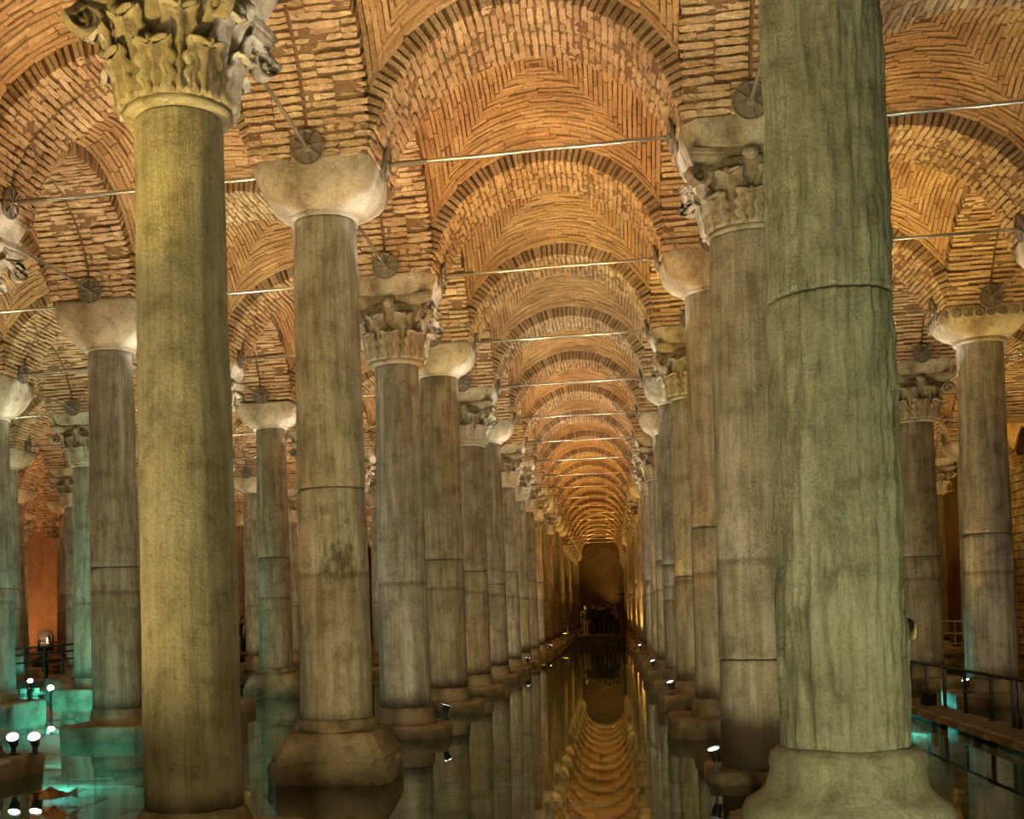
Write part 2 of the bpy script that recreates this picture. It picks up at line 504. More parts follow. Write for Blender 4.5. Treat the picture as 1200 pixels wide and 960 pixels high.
RE = AR + 0.22
def fz(v): return math.sqrt(max(0.0, RE * RE - v * v))
def gz(u): return 0.5 * (1 - (u / AR) ** 2)
def webz(u, v):
    return max(fz(v) + gz(u), fz(u) + gz(v))
def web_meshes():
    # mortar surface
    n = 48
    vs = []
    E = AR + 0.06
    for a in range(n + 1):
        for c in range(n + 1):
            u, v = (a / n * 2 - 1) * E, (c / n * 2 - 1) * E
            vs.append((u, v, webz(u, v) + 0.024 + 0.03 * noise.noise(Vector((u * 2.6, v * 2.6, 3.0)))))
    fs = [(a * (n + 1) + c, (a + 1) * (n + 1) + c, (a + 1) * (n + 1) + c + 1, a * (n + 1) + c + 1) for a in range(n) for c in range(n)]
    back = mesh('vault_mortar', vs, fs, M['mortar'], True, [0.5] * len(vs))
    b = MB()
    r = random.Random(5)
    pitch = 0.066
    nk = int(AR / pitch)
    for side in range(4):
        q = Matrix.Rotation(side * math.pi / 2, 3, 'Z')
        for k in range(nk):
            u0 = AR - (k + 1) * pitch; uc = u0 + pitch / 2
            L = uc + 0.03                                 # half length along v
            v = -L
            while v < L - 0.03:
                ln = r.uniform(0.28, 0.42)
                v1 = min(L, v + ln)
                if L - v1 < 0.08: v1 = L
                t = min(1, max(0, r.gauss(0.5, 0.25)))
                pr = r.uniform(-0.016, 0.016)
                th = pitch * r.uniform(0.33, 0.44)
                pts = []
                segs = 1
                for (vv, uu) in ((v + 0.004, uc - th), (v1 - 0.004, uc - th), (v1 - 0.004, uc + th), (v + 0.004, uc + th)):
                    z = fz(vv) + gz(uu)
                    pts.append((uu + r.uniform(-0.006, 0.006), vv, z - 0.006 - pr + r.uniform(-0.006, 0.006)))
                low = [Vector(p) for p in pts]
                up = [Vector((p[0], p[1], p[2] + 0.09)) for p in pts]
                b.add([q @ p for p in low + up], [(0, 3, 2, 1), (0, 1, 5, 4), (1, 2, 6, 5), (2, 3, 7, 6), (3, 0, 4, 7)], t)
                v = v1
    return back, b.build('vault_bricks', M['brick'])
ME_WEB, ME_WEBB = web_meshes()
def pier_mesh():
    b = MB()
    b.box((0, 0, (ZI + 8.9) / 2), (HW - 0.03, HW - 0.03, (8.9 - ZI) / 2))
    return b.build('pier_core', M['mortar'])
ME_PIER = pier_mesh()

def single_arch(parent):
    for (a, y0, y1, t, pr) in LAY:
        ln = y1 - y0
        key = min(ME_BRICK, key=lambda q: abs(q - ln))
        vi = min(6, max(0, int((t - 0.05) / 0.14)))
        o = bpy.data.objects.new('brick', ME_BRICK[key][vi])
        C.objects.link(o)
        o.parent = parent
        m = arch_matrix(a, (y0 + y1) / 2, pr)
        o.matrix_local = m @ Matrix.Rotation(rnd.uniform(-0.03, 0.03), 4, 'Z') @ Matrix.Diagonal((rnd.uniform(0.82, 1.08), ln / key, 1, 1))

NEAR_ARCH = {('t', 0, 1), ('t', 0, 2), ('t', -1, 1), ('t', -1, 2), ('l', 0, 0), ('l', 0, 1), ('l', -1, 1), ('l', 1, 0), ('t', 1, 2)}
def add_arch(bay, kind, i, j, loc, rz, sx):
    a = empty('transverse_arch' if kind == 't' else 'lengthwise_arch', loc, rz, scale=(sx, 1, 1))
    a.parent = bay
    obj('mortar', ME_CORE, a)
    if (kind, i, j) in NEAR_ARCH:
        single_arch(a)
    else:
        obj('bricks', ME_ARCH, a, kind='stuff')

def add_bay(i, j):
    """vault over the bay between grid lines i,i+1 and j,j+1, with the arches on its near and left side and the pier between them"""
    x0, x1 = gx(i), gx(i + 1)
    y0 = gy(j)
    sx = (x1 - x0 - 2 * HW) / (2 * AR)
    bay = empty('ceiling', (x0, y0, 0), kind='structure')
    cx = (x1 - x0) / 2
    obj('vault_mortar', ME_WEB, bay, (cx, S / 2, ZS), scale=(sx, 1, 1))
    obj('vault_bricks', ME_WEBB, bay, (cx, S / 2, ZS), scale=(sx, 1, 1), kind='stuff')
    add_arch(bay, 't', i, j, (cx, 0, ZS), 0, sx)
    add_arch(bay, 'l', i, j, (0, S / 2, ZS), R(90), 1)
    obj('pier_core', ME_PIER, bay, (0, 0, 0))

IMIN, IMAX = -6, 3
JEND = 22
def bay_wanted(i, j):
    if i == 0: return -2 <= j < JEND
    if i in (-1, 1): return -2 <= j < 16
    if i == -2: return -1 <= j < 14
    if i == 2: return -1 <= j < 13
    return 1 <= j < 14 and i >= IMIN
for i in range(IMIN, IMAX + 1):
    for j in range(-2, JEND):
        if i == 3 and not (1 <= j < 13): continue
        if i == 3: pass
        if bay_wanted(i, j):
            add_bay(i, j)

# ------------------------------------------------------------------ floor, water, walls
def plane(name, x0, x1, y0, y1, z, mat):
    return mesh(name, [(x0, y0, z), (x1, y0, z), (x1, y1, z), (x0, y1, z)], [(0, 1, 2, 3)], mat)
XL, XR, YE = gx(-6) - 2.0, gx(4) + 0.1, gy(JEND) + 0.4
fl = obj('floor', plane('floor', XL, XR, -20, YE, -0.62, M['pave'])); fl['kind'] = 'structure'
def slab_mesh(k):
    b = MB(); r = random.Random(k)
    hx, hy = 0.72, 0.46
    pts = [(-hx, -hy), (hx, -hy), (hx, hy), (-hx, hy)]
    lo = [Vector((x, y, 0)) for x, y in pts]
    up = [Vector((x, y, 0.06 + r.uniform(-0.02, 0.02))) for x, y in pts]
    tp = [Vector((x * 0.96, y * 0.94, p.z + 0.015)) for (x, y), p in zip(pts, up)]
    b.rings([lo, up, tp], cap0=False)
    return b.build('paving_slab', M['pave'])
SL = [slab_mesh(k) for k in range(4)]
n = 0
for a in range(13):
    for c in range(17):
        x = -13.5 + a * 1.5 + (0.75 if c % 2 else 0); y = -3.4 + c * 0.97
        p = project((x, y, -0.5))
        if p and -60 < p[0] < 760 and p[1] < 1020:
            obj('paving_slab', SL[n % 4], fl, (x, y, -0.62), (0, 0, rnd.uniform(-0.02, 0.02))); n += 1
wt = obj('water', plane('water', XL, XR, -20, YE, 0.0, M['water']))
tag(wt, 'still dark green water covering the cistern floor between the columns', 'water', kind='stuff')

def wall(name, vs, mat):
    o = obj(name, mesh(name, vs, [(0, 1, 2, 3), (7, 6, 5, 4), (0, 4, 5, 1), (1, 5, 6, 2), (2, 6, 7, 3), (3, 7, 4, 0)], mat))
    o['kind'] = 'structure'
    return o
def boxv(x0, x1, y0, y1, z0, z1):
    return [(x0, y0, z0), (x1, y0, z0), (x1, y1, z0), (x0, y1, z0), (x0, y0, z1), (x1, y0, z1), (x1, y1, z1), (x0, y1, z1)]
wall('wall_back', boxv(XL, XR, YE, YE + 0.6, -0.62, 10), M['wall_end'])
wall('wall_left', boxv(XL - 0.6, XL, -20, YE, -0.62, 10), M['wall_side'])
rf = wall('ceiling', boxv(XL - 0.6, XR + 0.6, -20, YE + 0.6, 9.7, 10.0), M['mortar'])
wr = wall('wall_right', boxv(XR, XR + 0.6, -20, YE, -0.62, 10), M['mortar'])
blocks = []
for k in range(4):
    b = MB(); r = random.Random(40 + k)
    b.box((0, 0, 0), (0.10, 0.275, 0.148), jit=0.02)
    blocks.append(b.build('stone_block', M['ashlar' if k % 2 else 'ashlar_dark']))
fill = MB()
for row in range(22):
    for c in range(70):
        y = 6 + c * 0.63 + (0.31 if row % 2 else 0); z = 0.2 + row * 0.355
        off = rnd.uniform(-0.03, 0.03)
        p = project((XR, y, z))
        if p and 1040 < p[0] < 1215 and p[2] < 44 and 430 < p[1] < 800 and c % 1 == 0 and p[0] > 1180:
            obj('stone_block', blocks[(row * 3 + c) % 4], wr, (XR + off, y, z))
        else:
            fill.box((XR + off, y, z), (0.10, 0.275, 0.148), jit=0.02)
obj('block_courses', fill.build('block_courses', M['ashlar']), wr, kind='stuff')

# ------------------------------------------------------------------ columns
def shaft_mesh(z0, z1, r0, r1, mat, rough=0.008, seed=0, segs=40, dz=0.12, ridges=0.0, lip=0.012, ztop=None, zb=None, patch=None):
    """one drum of a shaft between z0 and z1; r0, r1 are the radii at the shaft's foot zb and head ztop"""
    zb = z0 if zb is None else zb
    ztop = z1 if ztop is None else ztop
    n = max(4, int((z1 - z0) / dz))
    b = MB(); rings = []; worn = []
    zs = [z0, z0 + 0.02] + [z0 + (z1 - z0) * k / n for k in range(1, n)] + [z1 - 0.02, z1]
    for z in zs:
        t = (z - zb) / (ztop - zb)
        rr = r0 + (r1 - r0) * (t ** 1.15)
        if z in (z0, z1): rr -= lip
        ring = []
        for k in range(segs):
            a = 2 * math.pi * k / segs
            x, y = math.cos(a), math.sin(a)
            d = rough * (noise.noise(Vector((x * 2.3 + seed, y * 2.3, z * 1.1))) + 0.6 * noise.noise(Vector((x * 6, y * 6 + seed, z * 3.2))))
            if ridges:
                q = noise.noise(Vector((x * 7 + seed, y * 7, z * 0.9 + 0.6 * noise.noise(Vector((x * 2, y * 2, z))))))
                d += ridges * (abs(q) * 1.4 - 0.3) + ridges * 0.6 * noise.noise(Vector((x * 17, y * 17, z * 6 + seed)))
            if patch:
                da = (a - patch[0] + math.pi) % (2 * math.pi) - math.pi
                if abs(da) < patch[1] and patch[2] < z < patch[3]:
                    e = min(1, (patch[1] - abs(da)) * 5) * min(1, (z - patch[2]) * 8, (patch[3] - z) * 8)
                    worn.append((len(rings) * segs + k, 0.5 + 0.5 * e * min(1, max(0, 0.6 + 1.6 * noise.noise(Vector((x * 9, y * 9, z * 9)))))))
                    d -= e * (0.03 + 0.03 * noise.noise(Vector((x * 13, y * 13, z * 13))) + 0.014 * noise.noise(Vector((x * 31, y * 31, z * 31))))
            ring.append(Vector((x * (rr + d), y * (rr + d), z)))
        rings.append(ring)
    b.rings(rings)
    for k, t in worn: b.t[k] = t
    return b.build('shaft', M[mat], True)

def bell_r(s):
    return 0.43 + 0.04 * s + 0.16 * s ** 3
def leaf_mesh(h, wd, curl, z0, base_s):
    """one acanthus leaf, growing in the xz plane (outwards along +x)"""
    ns, ntt = 16, 10
    fr, bk = [], []
    for a in range(ns + 1):
        s_ = a / ns
        # spine
        if s_ < 0.72:
            q = s_ / 0.72
            z = z0 + h * q * 0.93; r = bell_r((z - z0) / 1.0 + base_s) + 0.035 + 0.05 * q * q
        else:
            q = (s_ - 0.72) / 0.28
            ang = q * math.pi * 0.95
            zt = z0 + h * 0.93
            r = bell_r((zt - z0) + base_s) + 0.085 + curl * (1 - math.cos(ang)) * 0.75
            z = zt + curl * math.sin(ang) * 0.9
        lobes = 1 - 0.26 * abs(math.sin(s_ * math.pi * 3.5)) ** 3
        tip = 1.0 if s_ < 0.8 else max(0.22, math.sqrt(max(0, 1 - ((s_ - 0.8) / 0.2) ** 2)))
        wv = wd * (1.0 + 0.12 * math.sin(s_ * 3.0)) * lobes * tip
        f_, b_ = [], []
        for c in range(ntt + 1):
            t = c / ntt * 2 - 1
            vein = 0.016 * math.cos(t * math.pi * 2.5) - 0.028 * t * t
            rr = r + vein + (0.02 if abs(t) < 0.12 else 0)
            f_.append(Vector((rr, t * wv, z)))
            b_.append(Vector((rr - 0.05, t * wv * 0.9, z - 0.015)))
        fr.append(f_); bk.append(b_)
    b = MB()
    rings = [f_ + b_[::-1] for f_, b_ in zip(fr, bk)]
    b.rings(rings)
    return b
def capital_parts():
    d = {}
    b = MB()
    prof = [(0.40, 0.0), (0.425, 0.0), (0.44, 0.03), (0.425, 0.06), (0.43, 0.08)] + [(bell_r(k / 8), 0.08 + 0.78 * k / 8) for k in range(1, 9)]
    b.rings([circ(r, z, 40) for r, z in prof])
    d['bell'] = b.build('capital_bell', M['capital'], True)
    d['low'] = leaf_mesh(0.36, 0.165, 0.075, 0.07, 0.0).build('acanthus_leaf', M['capital'], True)
    d['high'] = leaf_mesh(0.62, 0.165, 0.095, 0.07, 0.0).build('acanthus_leaf', M['capital'], True)
    # volute: a spiral scroll at the corner
    b = MB(); rings = []
    for k in range(34):
        t = k / 33
        a = math.pi * 0.5 - t * math.pi * 3.6
        rad = 0.14 * (1 - t) ** 0.8 + 0.012
        cx, cz = 0.80, 0.70
        if t < 0.15:
            q = t / 0.15
            px, pz = 0.60 + 0.20 * q, 0.62 + 0.22 * q
        else:
            px, pz = cx + rad * math.cos(a), cz + rad * math.sin(a)
        hw_ = 0.055
        th = 0.02
        rings.append([Vector((px - th, -hw_, pz - th)), Vector((px + th, -hw_, pz + th)), Vector((px + th, hw_, pz + th)), Vector((px - th, hw_, pz - th))])
    b.rings(rings)
    d['volute'] = b.build('volute', M['capital'], True)
    # abacus with concave sides
    b = MB()
    def ab(sc_, z):
        out = []
        for side in range(4):
            for k in range(8):
                t = k / 8 * 2 - 1
                x = sc_ * (0.70 - 0.13 * (1 - t * t) + 0.0); y = t * sc_ * 0.70
                if k == 0: x, y = sc_ * 0.70, -sc_ * 0.66
                a = side * math.pi / 2
                out.append(Vector((x * math.cos(a) - y * math.sin(a), x * math.sin(a) + y * math.cos(a), z)))
        return out
    b.rings([ab(0.90, 0.84), ab(0.94, 0.88), ab(0.97, 0.90), ab(0.97, 0.93), ab(1.0, 0.945), ab(1.0, 1.0)])
    d['abacus'] = b.build('abacus', M['capital'])
    b = MB()
    b.rings([[Vector((0.55 + dx, r * math.cos(2 * math.pi * k / 12), 0.90 + r * math.sin(2 * math.pi * k / 12))) for k in range(12)] for dx, r in ((0, 0.08), (0.05, 0.09), (0.08, 0.085), (0.09, 0.05), (0.11, 0.045), (0.115, 0.02))])
    d['boss'] = b.build('abacus_flower', M['capital'], True)
    b = MB()
    rr = random.Random(3)
    b.rings([circ(0.58, 0.0, 4 * 6, 0.9), circ(0.62, 0.03, 24, 0.95), circ(0.71, 0.24, 24, 1.0), circ(0.72, 0.30, 24, 1.0)])
    d['impost'] = b.build('impost_block', M['capital'])
    return d
CP = capital_parts()
def joined_capital():
    """the same capital as one mesh, for the far columns"""
    b = MB()
    def take(m, rz):
        q = Matrix.Rotation(rz, 3, 'Z')
        b.add([q @ v.co for v in m.vertices], [tuple(p.vertices) for p in m.polygons])
    take(CP['bell'], 0); take(CP['abacus'], 0)
    for k in range(8):
        take(CP['low'], k * math.pi / 4); take(CP['high'], (k + 0.5) * math.pi / 4)
    for k in range(4):
        take(CP['volute'], math.pi / 4 + k * math.pi / 2); take(CP['boss'], k * math.pi / 2)
    return b.build('capital', M['capital'], True)
ME_CAP = joined_capital()
def bowl_mesh(h):
    b = MB(); rings = []
    prof = [(0.37, 0, 0), (0.415, 0.0, 0), (0.43, 0.025, 0), (0.425, 0.045, 0)]
    n = 12
    for k in range(1, n + 1):
        s_ = k / n
        e = math.sqrt(1 - (1 - s_) ** 2) * 0.75 + 0.25 * s_
        prof.append((0.425 + (HW - 0.425) * e, 0.045 + (h - 0.045) * s_, min(1.0, s_ * 1.5)))
    b.rings([circ(r, z, 48, q) for r, z, q in prof])
    return b.build('bowl_capital', M['capital'], True)
ME_BOWL = bowl_mesh(ZI - 6.58)
def carved_capital(col, z):
    """low bowl with a carved ring and a band of garland loops"""
    cap = empty('capital', (0, 0, z)); cap.parent = col
    obj('bowl', bowl_mesh(ZI - z), cap)
    b = MB()
    b.rings([circ(r, zz, 40) for r, zz in ((0.40, -0.02), (0.44, -0.02), (0.455, 0.02), (0.44, 0.06), (0.44, 0.14), (0.46, 0.17), (0.45, 0.20), (0.40, 0.20))])
    obj('carved_ring', b.build('carved_ring', M['capital'], True), cap)
    t = MB()
    for k in range(10):
        for q in range(18):
            a0, a1 = 2 * math.pi * q / 18, 2 * math.pi * (q + 1) / 18
            t.tube((0, 0.075 * math.cos(a0), 0.075 * math.sin(a0)), (0, 0.075 * math.cos(a1), 0.075 * math.sin(a1)), 0.022, n=6, caps=False)
        break
    t.tube((-0.03, 0, 0), (0.03, 0, 0), 0.03, 0.02, 8)
    lm = t.build('garland_loop', M['capital'], True)
    H = ZI - z
    for side in range(4):
        for k in range(7):
            u = (k - 3) * 0.19
            a = side * math.pi / 2
            x, y = HW - 0.015, u
            obj('garland_loop', lm, cap, (x * math.cos(a) - y * math.sin(a), x * math.sin(a) + y * math.cos(a), H - 0.14), (0, 0, a))

def rough_ring(hx, z, n=40, seed=0, j=0.02, sq=1.0):
    out = circ(hx, z, n, sq)
    return [Vector((p.x * (1 + j * noise.noise(Vector((p.x * 5 + seed, p.y * 5, z * 9)))), p.y * (1 + j * noise.noise(Vector((p.y * 5 + seed, p.x * 5, z * 9 + 4)))), p.z + j * 0.5 * noise.noise(Vector((p.x * 4, p.y * 4 + seed, z * 7))))) for p in out]
def slab_plinth(hx, z0, z1, seed, sq=1.0):
    b = MB()
    b.rings([rough_ring(hx * 0.97, z0, 40, seed, 0.03, sq), rough_ring(hx, z0 + (z1 - z0) * 0.5, 40, seed, 0.07, sq), rough_ring(hx * 1.0, z1 - 0.04, 40, seed + 1, 0.05, sq), rough_ring(hx * 0.97, z1 - 0.005, 40, seed, 0.02, sq), rough_ring(hx * 0.9, z1, 40, seed, 0.0, sq)])
    return b.build('plinth', M['plinth'], False)
def torus_base(prof, mat='plinth', n=48, sq=0.0, seed=0):
    b = MB(); rings = []
    for r, z in prof:
        rg = circ(r, z, n, sq)
        rings.append([Vector((p.x + 0.02 * noise.noise(p * 3 + Vector((seed, 0, 0))), p.y + 0.02 * noise.noise(p * 3 + Vector((0, seed, 0))), p.z + 0.012 * noise.noise(p * 4))) for p in rg])
    b.rings(rings)
    return b.build('base_moulding', M[mat], True)
PL = [slab_plinth(0.70 + 0.05 * k, -0.62, 0.20 + 0.04 * k, k) for k in range(3)]
DADO = [torus_base([(0.50, 0.15 + 0.02 * k), (0.50, 0.24), (0.46, 0.30), (0.44, 0.44 + 0.04 * k), (0.40, 0.46 + 0.04 * k)], 'plinth', 32, 0, k) for k in range(3)]

# (i, j): kind, r foot, r head, shaft foot z, shaft head z, joints, material, base, extras
SPEC = {
    (0, 0): dict(kind='cor', r0=0.395, r1=0.352, z0=0.42, z1=5.92, joints=[], mat='ochre', base='torus', dx=-0.07, rough=0.012, fine=1,
                 label='ochre-lit column with leafy Corinthian capital in the left foreground'),
    (0, 1): dict(kind='bowl', r0=0.432, r1=0.378, z0=0.70, z1=6.62, joints=[3.42], mat='beige', base='attic', rough=0.010, fine=1, patch=((-1.15 - (1.9 * 1.3) % 6.28) % 6.2832, 0.62, 2.30, 2.85),
                 label='beige column with plain bowl capital and sloped square base behind the ochre one'),
    (0, 2): dict(kind='cor', r0=0.405, r1=0.345, z0=0.42, z1=5.85, joints=[], mat='grey', base='slab', fine=1,
                 label='grey-streaked column with leafy capital just right of the beige bowl-capital column'),
    (0, 3): dict(kind='bowl', r0=0.42, r1=0.385, z0=0.45, z1=6.58, joints=[2.98], mat='brown', base='slab'),
    (0, 4): dict(kind='cor', mat='brown'), (0, 5): dict(kind='bowl', joints=[2.7], mat='brown'), (0, 6): dict(kind='cor', mat='grey'),
    (0, 7): dict(kind='cor', mat='beige'), (0, 8): dict(kind='cor', mat='brown'), (0, 9): dict(kind='cor', mat='beige'), (0, 10): dict(kind='bowl', mat='beige'),
    (1, 0): dict(kind='cor', r0=0.435, r1=0.385, z0=0.88, z1=7.6, joints=[4.10], mat='green', base='big', rough=0.010, ridges=0.034, fine=2,
                 label='big green-grey flaking column on a broad moulded base in the right foreground'),
    (1, 1): dict(kind='cor', r0=0.45, r1=0.405, z0=0.08, z1=6.02, joints=[1.32], mat='beige', base='ledge', fine=1,
                 label='brown-beige column with leafy capital directly left of the big green-grey column'),
    (1, 2): dict(kind='bowl', r0=0.40, r1=0.37, z0=0.5, z1=6.62, joints=[3.1], mat='beige', base='slab',
                 label='column with white-lit bowl capital, third from the front along the right side of the aisle'),
    (1, 3): dict(kind='cor', mat='beige', joints=[2.5]), (1, 4): dict(kind='bowl', mat='brown', joints=[2.9, 2.1], r0=0.43, r1=0.40), (1, 5): dict(kind='bowl', mat='beige'),
    (1, 6): dict(kind='cor', mat='grey'), (1, 7): dict(kind='cor', mat='grey'),
    (-1, 1): dict(kind='cor', mat='brown', r0=0.41, r1=0.36, base='slab', label='brown column cut off by the left picture edge, two lamps on its plinth'),
    (-1, 2): dict(kind='bowl', r0=0.42, r1=0.37, z0=0.45, z1=6.4, joints=[2.82], mat='grey', base='slab', fine=1,
                  label='olive-grey column with bowl capital on a slab in teal-lit water at left'),
    (-1, 4): dict(kind='bowl', r0=0.42, r1=0.36, z0=0.6, z1=6.55, joints=[3.4], mat='brown', base='attic',
                  label='dark brown column with bowl capital seen between the ochre and beige columns'),
    (-2, 3): dict(kind='bowl', r0=0.42, r1=0.38, z0=0.3, z1=6.3, joints=[2.7], mat='grey', base='slab'),
    (-2, 4): dict(kind='cor', mat='beige'), (-3, 5): dict(kind='bowl', mat='grey', joints=[3.0]), (-3, 6): dict(kind='cor', mat='grey'),
    (2, 3): dict(kind='carved', r0=0.435, r1=0.385, z0=0.45, z1=6.58, joints=[3.1], mat='grey', base='slab', fine=1,
                 label='column with carved garland capital beyond the railing at far right'),
    (2, 4): dict(kind='cor', r0=0.42, r1=0.37, z0=0.35, z1=5.85, mat='brown', base='slab',
                 label='brown column with leafy capital just right of the big green-grey column'),
}
def spec(i, j):
    h = (i * 7349 + j * 9151 + 13) % 97
    s_ = dict(kind=('bowl', 'cor', 'cor')[h % 3], r0=0.41 + 0.02 * ((h // 3) % 2), r1=0.36 + 0.015 * ((h // 5) % 2), z0=0.45, joints=([2.9], [], [3.2])[(h // 7) % 3],
              mat=SHAFTS[(h // 2) % 5], base='slab', rough=0.008, ridges=0.0, fine=0)
    s_.update(SPEC.get((i, j), {}))
    if 'z1' not in s_: s_['z1'] = 6.58 if s_['kind'] == 'bowl' else 5.85
    return s_

SHC = {}
def shaft_cached(z0, z1, s_, seed, zb, zt):
    fine = s_['fine']
    if fine:
        return shaft_mesh(z0, z1, s_['r0'], s_['r1'], s_['mat'], s_['rough'], seed, (72 if fine == 1 else 150) if not s_.get('patch') else 140, (0.08 if fine == 1 else 0.035) if not s_.get('patch') else 0.03, s_['ridges'], 0.012, zt, zb, s_.get('patch'))
    key = (round(z0, 2), round(z1, 2), s_['r0'], s_['r1'], s_['mat'])
    if key not in SHC:
        SHC[key] = shaft_mesh(z0, z1, s_['r0'], s_['r1'], s_['mat'], s_['rough'], len(SHC) * 3.1, 32, 0.3, 0, 0.012, zt, zb)
    return SHC[key]

def add_column(i, j, label, group=None):
    s_ = spec(i, j)
    x, y = gx(i) + s_.get('dx', 0), gy(j)
    col = empty('stone_column', (x, y, 0), 0, label, 'column', group)
    seed = i * 3.7 + j * 1.9
    z0, z1 = s_['z0'], s_['z1']
    cuts = [z0] + sorted(s_['joints']) + [z1]
    for a, b_ in zip(cuts, cuts[1:]):
        o = obj('shaft_drum' if len(cuts) > 2 else 'shaft', shaft_cached(a + (0.006 if a != z0 else 0), b_ - (0.006 if b_ != z1 else 0), s_, seed, z0, z1), col, (0, 0, 0), (0, 0, (seed * 1.3) % 6.28))
    base = s_['base']
    k = (i * 5 + j * 3) % 3
    if base == 'slab':
        obj('plinth', PL[k], col, rot=(0, 0, (seed % 1) * 0.12 - 0.06))
        obj('base_moulding', DADO[k], col)
    elif base == 'attic':
        obj('base_moulding', torus_base([(0.48, 0.40), (0.48, 0.55), (0.47, 0.66), (0.445, 0.705), (0.40, 0.71)], 'plinth', 48, 0, seed), col)
        b = MB()
        b.rings([rough_ring(0.66, 0.20, 40, seed, 0.03, 0.8), rough_ring(0.67, 0.30, 40, seed, 0.03, 0.8), rough_ring(0.52, 0.56, 40, seed, 0.02, 0.6), rough_ring(0.46, 0.58, 40, seed, 0, 0.2)])
        obj('sloped_block', b.build('sloped_block', M['plinth'], False), col)
        obj('plinth', slab_plinth(0.70, -0.62, 0.26, seed, 0.9), col)
    elif base == 'torus':
        obj('base_moulding', torus_base([(0.46, 0.15), (0.49, 0.18), (0.50, 0.24), (0.475, 0.32), (0.43, 0.40), (0.40, 0.425), (0.36, 0.43)], 'capital', 48, 0, seed), col)
        obj('plinth', slab_plinth(0.80, -0.62, 0.22, seed, 0.85), col)
    elif base == 'big':
        obj('base_moulding', torus_base([(0.66, 0.28), (0.70, 0.32), (0.72, 0.40), (0.69, 0.48), (0.60, 0.54), (0.55, 0.60), (0.53, 0.68), (0.52, 0.72), (0.535, 0.78), (0.52, 0.85), (0.48, 0.885), (0.40, 0.89)], 'green', 64, 0, seed), col)
        obj('plinth', slab_plinth(0.78, -0.62, 0.31, seed, 1.0), col)
    elif base == 'ledge':
        obj('plinth', slab_plinth(0.62, -0.62, 0.12, seed, 0.8), col)
    if s_['kind'] == 'bowl':
        obj('bowl_capital', ME_BOWL if abs(z1 - 6.58) < 0.05 else bowl_mesh(ZI - z1), col, (0, 0, z1))
    elif s_['kind'] == 'carved':
        carved_capital(col, z1)
    elif z1 < 7:
        zc = z1
        hs = (6.86 - z1)
        if s_['fine'] or (abs(i) <= 1 and -1 <= j <= 3) or (i, j) == (2, 4):
            cap = empty('capital', (0, 0, zc), scale=(1, 1, hs)); cap.parent = col
            obj('bell', CP['bell'], cap); obj('abacus', CP['abacus'], cap)
            for q in range(8):
                obj('acanthus_leaf', CP['low'], cap, rot=(0, 0, q * math.pi / 4))
                obj('acanthus_leaf', CP['high'], cap, rot=(0, 0, (q + 0.5) * math.pi / 4))
            for q in range(4):
                obj('volute', CP['volute'], cap, rot=(0, 0, math.pi / 4 + q * math.pi / 2))
                obj('abacus_flower', CP['boss'], cap, rot=(0, 0, q * math.pi / 2))
        else:
            obj('capital', ME_CAP, col, (0, 0, zc), scale=(1, 1, hs))
        obj('impost_block', CP['impost'], col, (0, 0, 6.86), scale=(1, 1, (ZI - 6.86) / 0.30))
    return col

# which columns can be seen from the camera or from a step beside it
cand = []
for i in range(-5, 5):
    for j in range(-2, JEND + 1):
        if i in (0, 1) or (-5 <= i < 0 and j <= 15) or (i > 1 and j <= 13):
            if i == 4 or (i, j) in ((1, -1), (3, 6)): continue
            cand.append((i, j))
def seen(i, j, eye):
    c = Vector((gx(i), gy(j)))
    for off in [k / 8 for k in range(-8, 9)]:
        d = (c - eye); n_ = Vector((-d.y, d.x)).normalized()
        t = c + n_ * off * 0.38
        ok = True
        dd = t - eye; L = dd.length; dn = dd / L
        for (a, b_) in cand:
            if (a, b_) == (i, j): continue
            e = Vector((gx(a), gy(b_))) - eye
            s_ = e.dot(dn)
            if 0 < s_ < L and abs(e.x * dn.y - e.y * dn.x) < 0.38:
                ok = False; break
        if ok: return True
    return False
ORD = ['nearest', 'second', 'third', 'fourth', 'fifth', 'sixth', 'seventh', 'eighth', 'ninth', 'tenth', 'eleventh', 'twelfth', 'thirteenth', 'fourteenth', 'fifteenth']
ROW = {0: 'the row left of the central aisle', 1: 'the row right of the central aisle', -1: 'the second row left of the aisle', -2: 'the third row left of the aisle',
       -3: 'the fourth row left of the aisle', -4: 'the fifth row left of the aisle', -5: 'the sixth row left of the aisle',
       2: 'the row beyond the walkway', 3: 'the last row on the right'}
LOOK = {'beige': 'beige', 'grey': 'grey', 'brown': 'brown', 'ochre': 'ochre', 'green': 'green-grey'}
HEAD = {'bowl': 'bowl-capital', 'cor': 'leafy-capital', 'carved': 'carved-capital'}
cam2 = Vector((CAMLOC.x, CAMLOC.y))
count = {}
COLS = []
for (i, j) in sorted(cand, key=lambda q: (q[1], q[0])):
    p = project((gx(i), gy(j), EYE))
    inframe = p is not None and -60 < p[0] < 1260
    vis = inframe and seen(i, j, cam2)
    vis2 = p is not None and -250 < p[0] < 1450 and any(seen(i, j, cam2 + Vector((dx, 0))) for dx in (-0.8, 0.8))
    near = j <= 2 and -2 <= i <= 2
    if not (vis or vis2 or near): continue
    s_ = spec(i, j)
    if vis:
        count[i] = count.get(i, 0) + 1
        k = count[i]
        if 'label' in s_: lab = s_['label']; grp = None
        elif k <= 9:
            lab = '%s %s column, %s in view in %s' % (LOOK[s_['mat']], HEAD[s_['kind']], ORD[k - 1], ROW[i]); grp = None
        else:
            lab = 'distant column near the far end of %s' % ROW[i]; grp = 'distant columns of ' + ROW[i]
    else:
        lab = 'stone column mostly hidden behind nearer columns of the cistern'; grp = 'hidden stone columns'
    add_column(i, j, lab, grp)
    COLS.append((i, j))

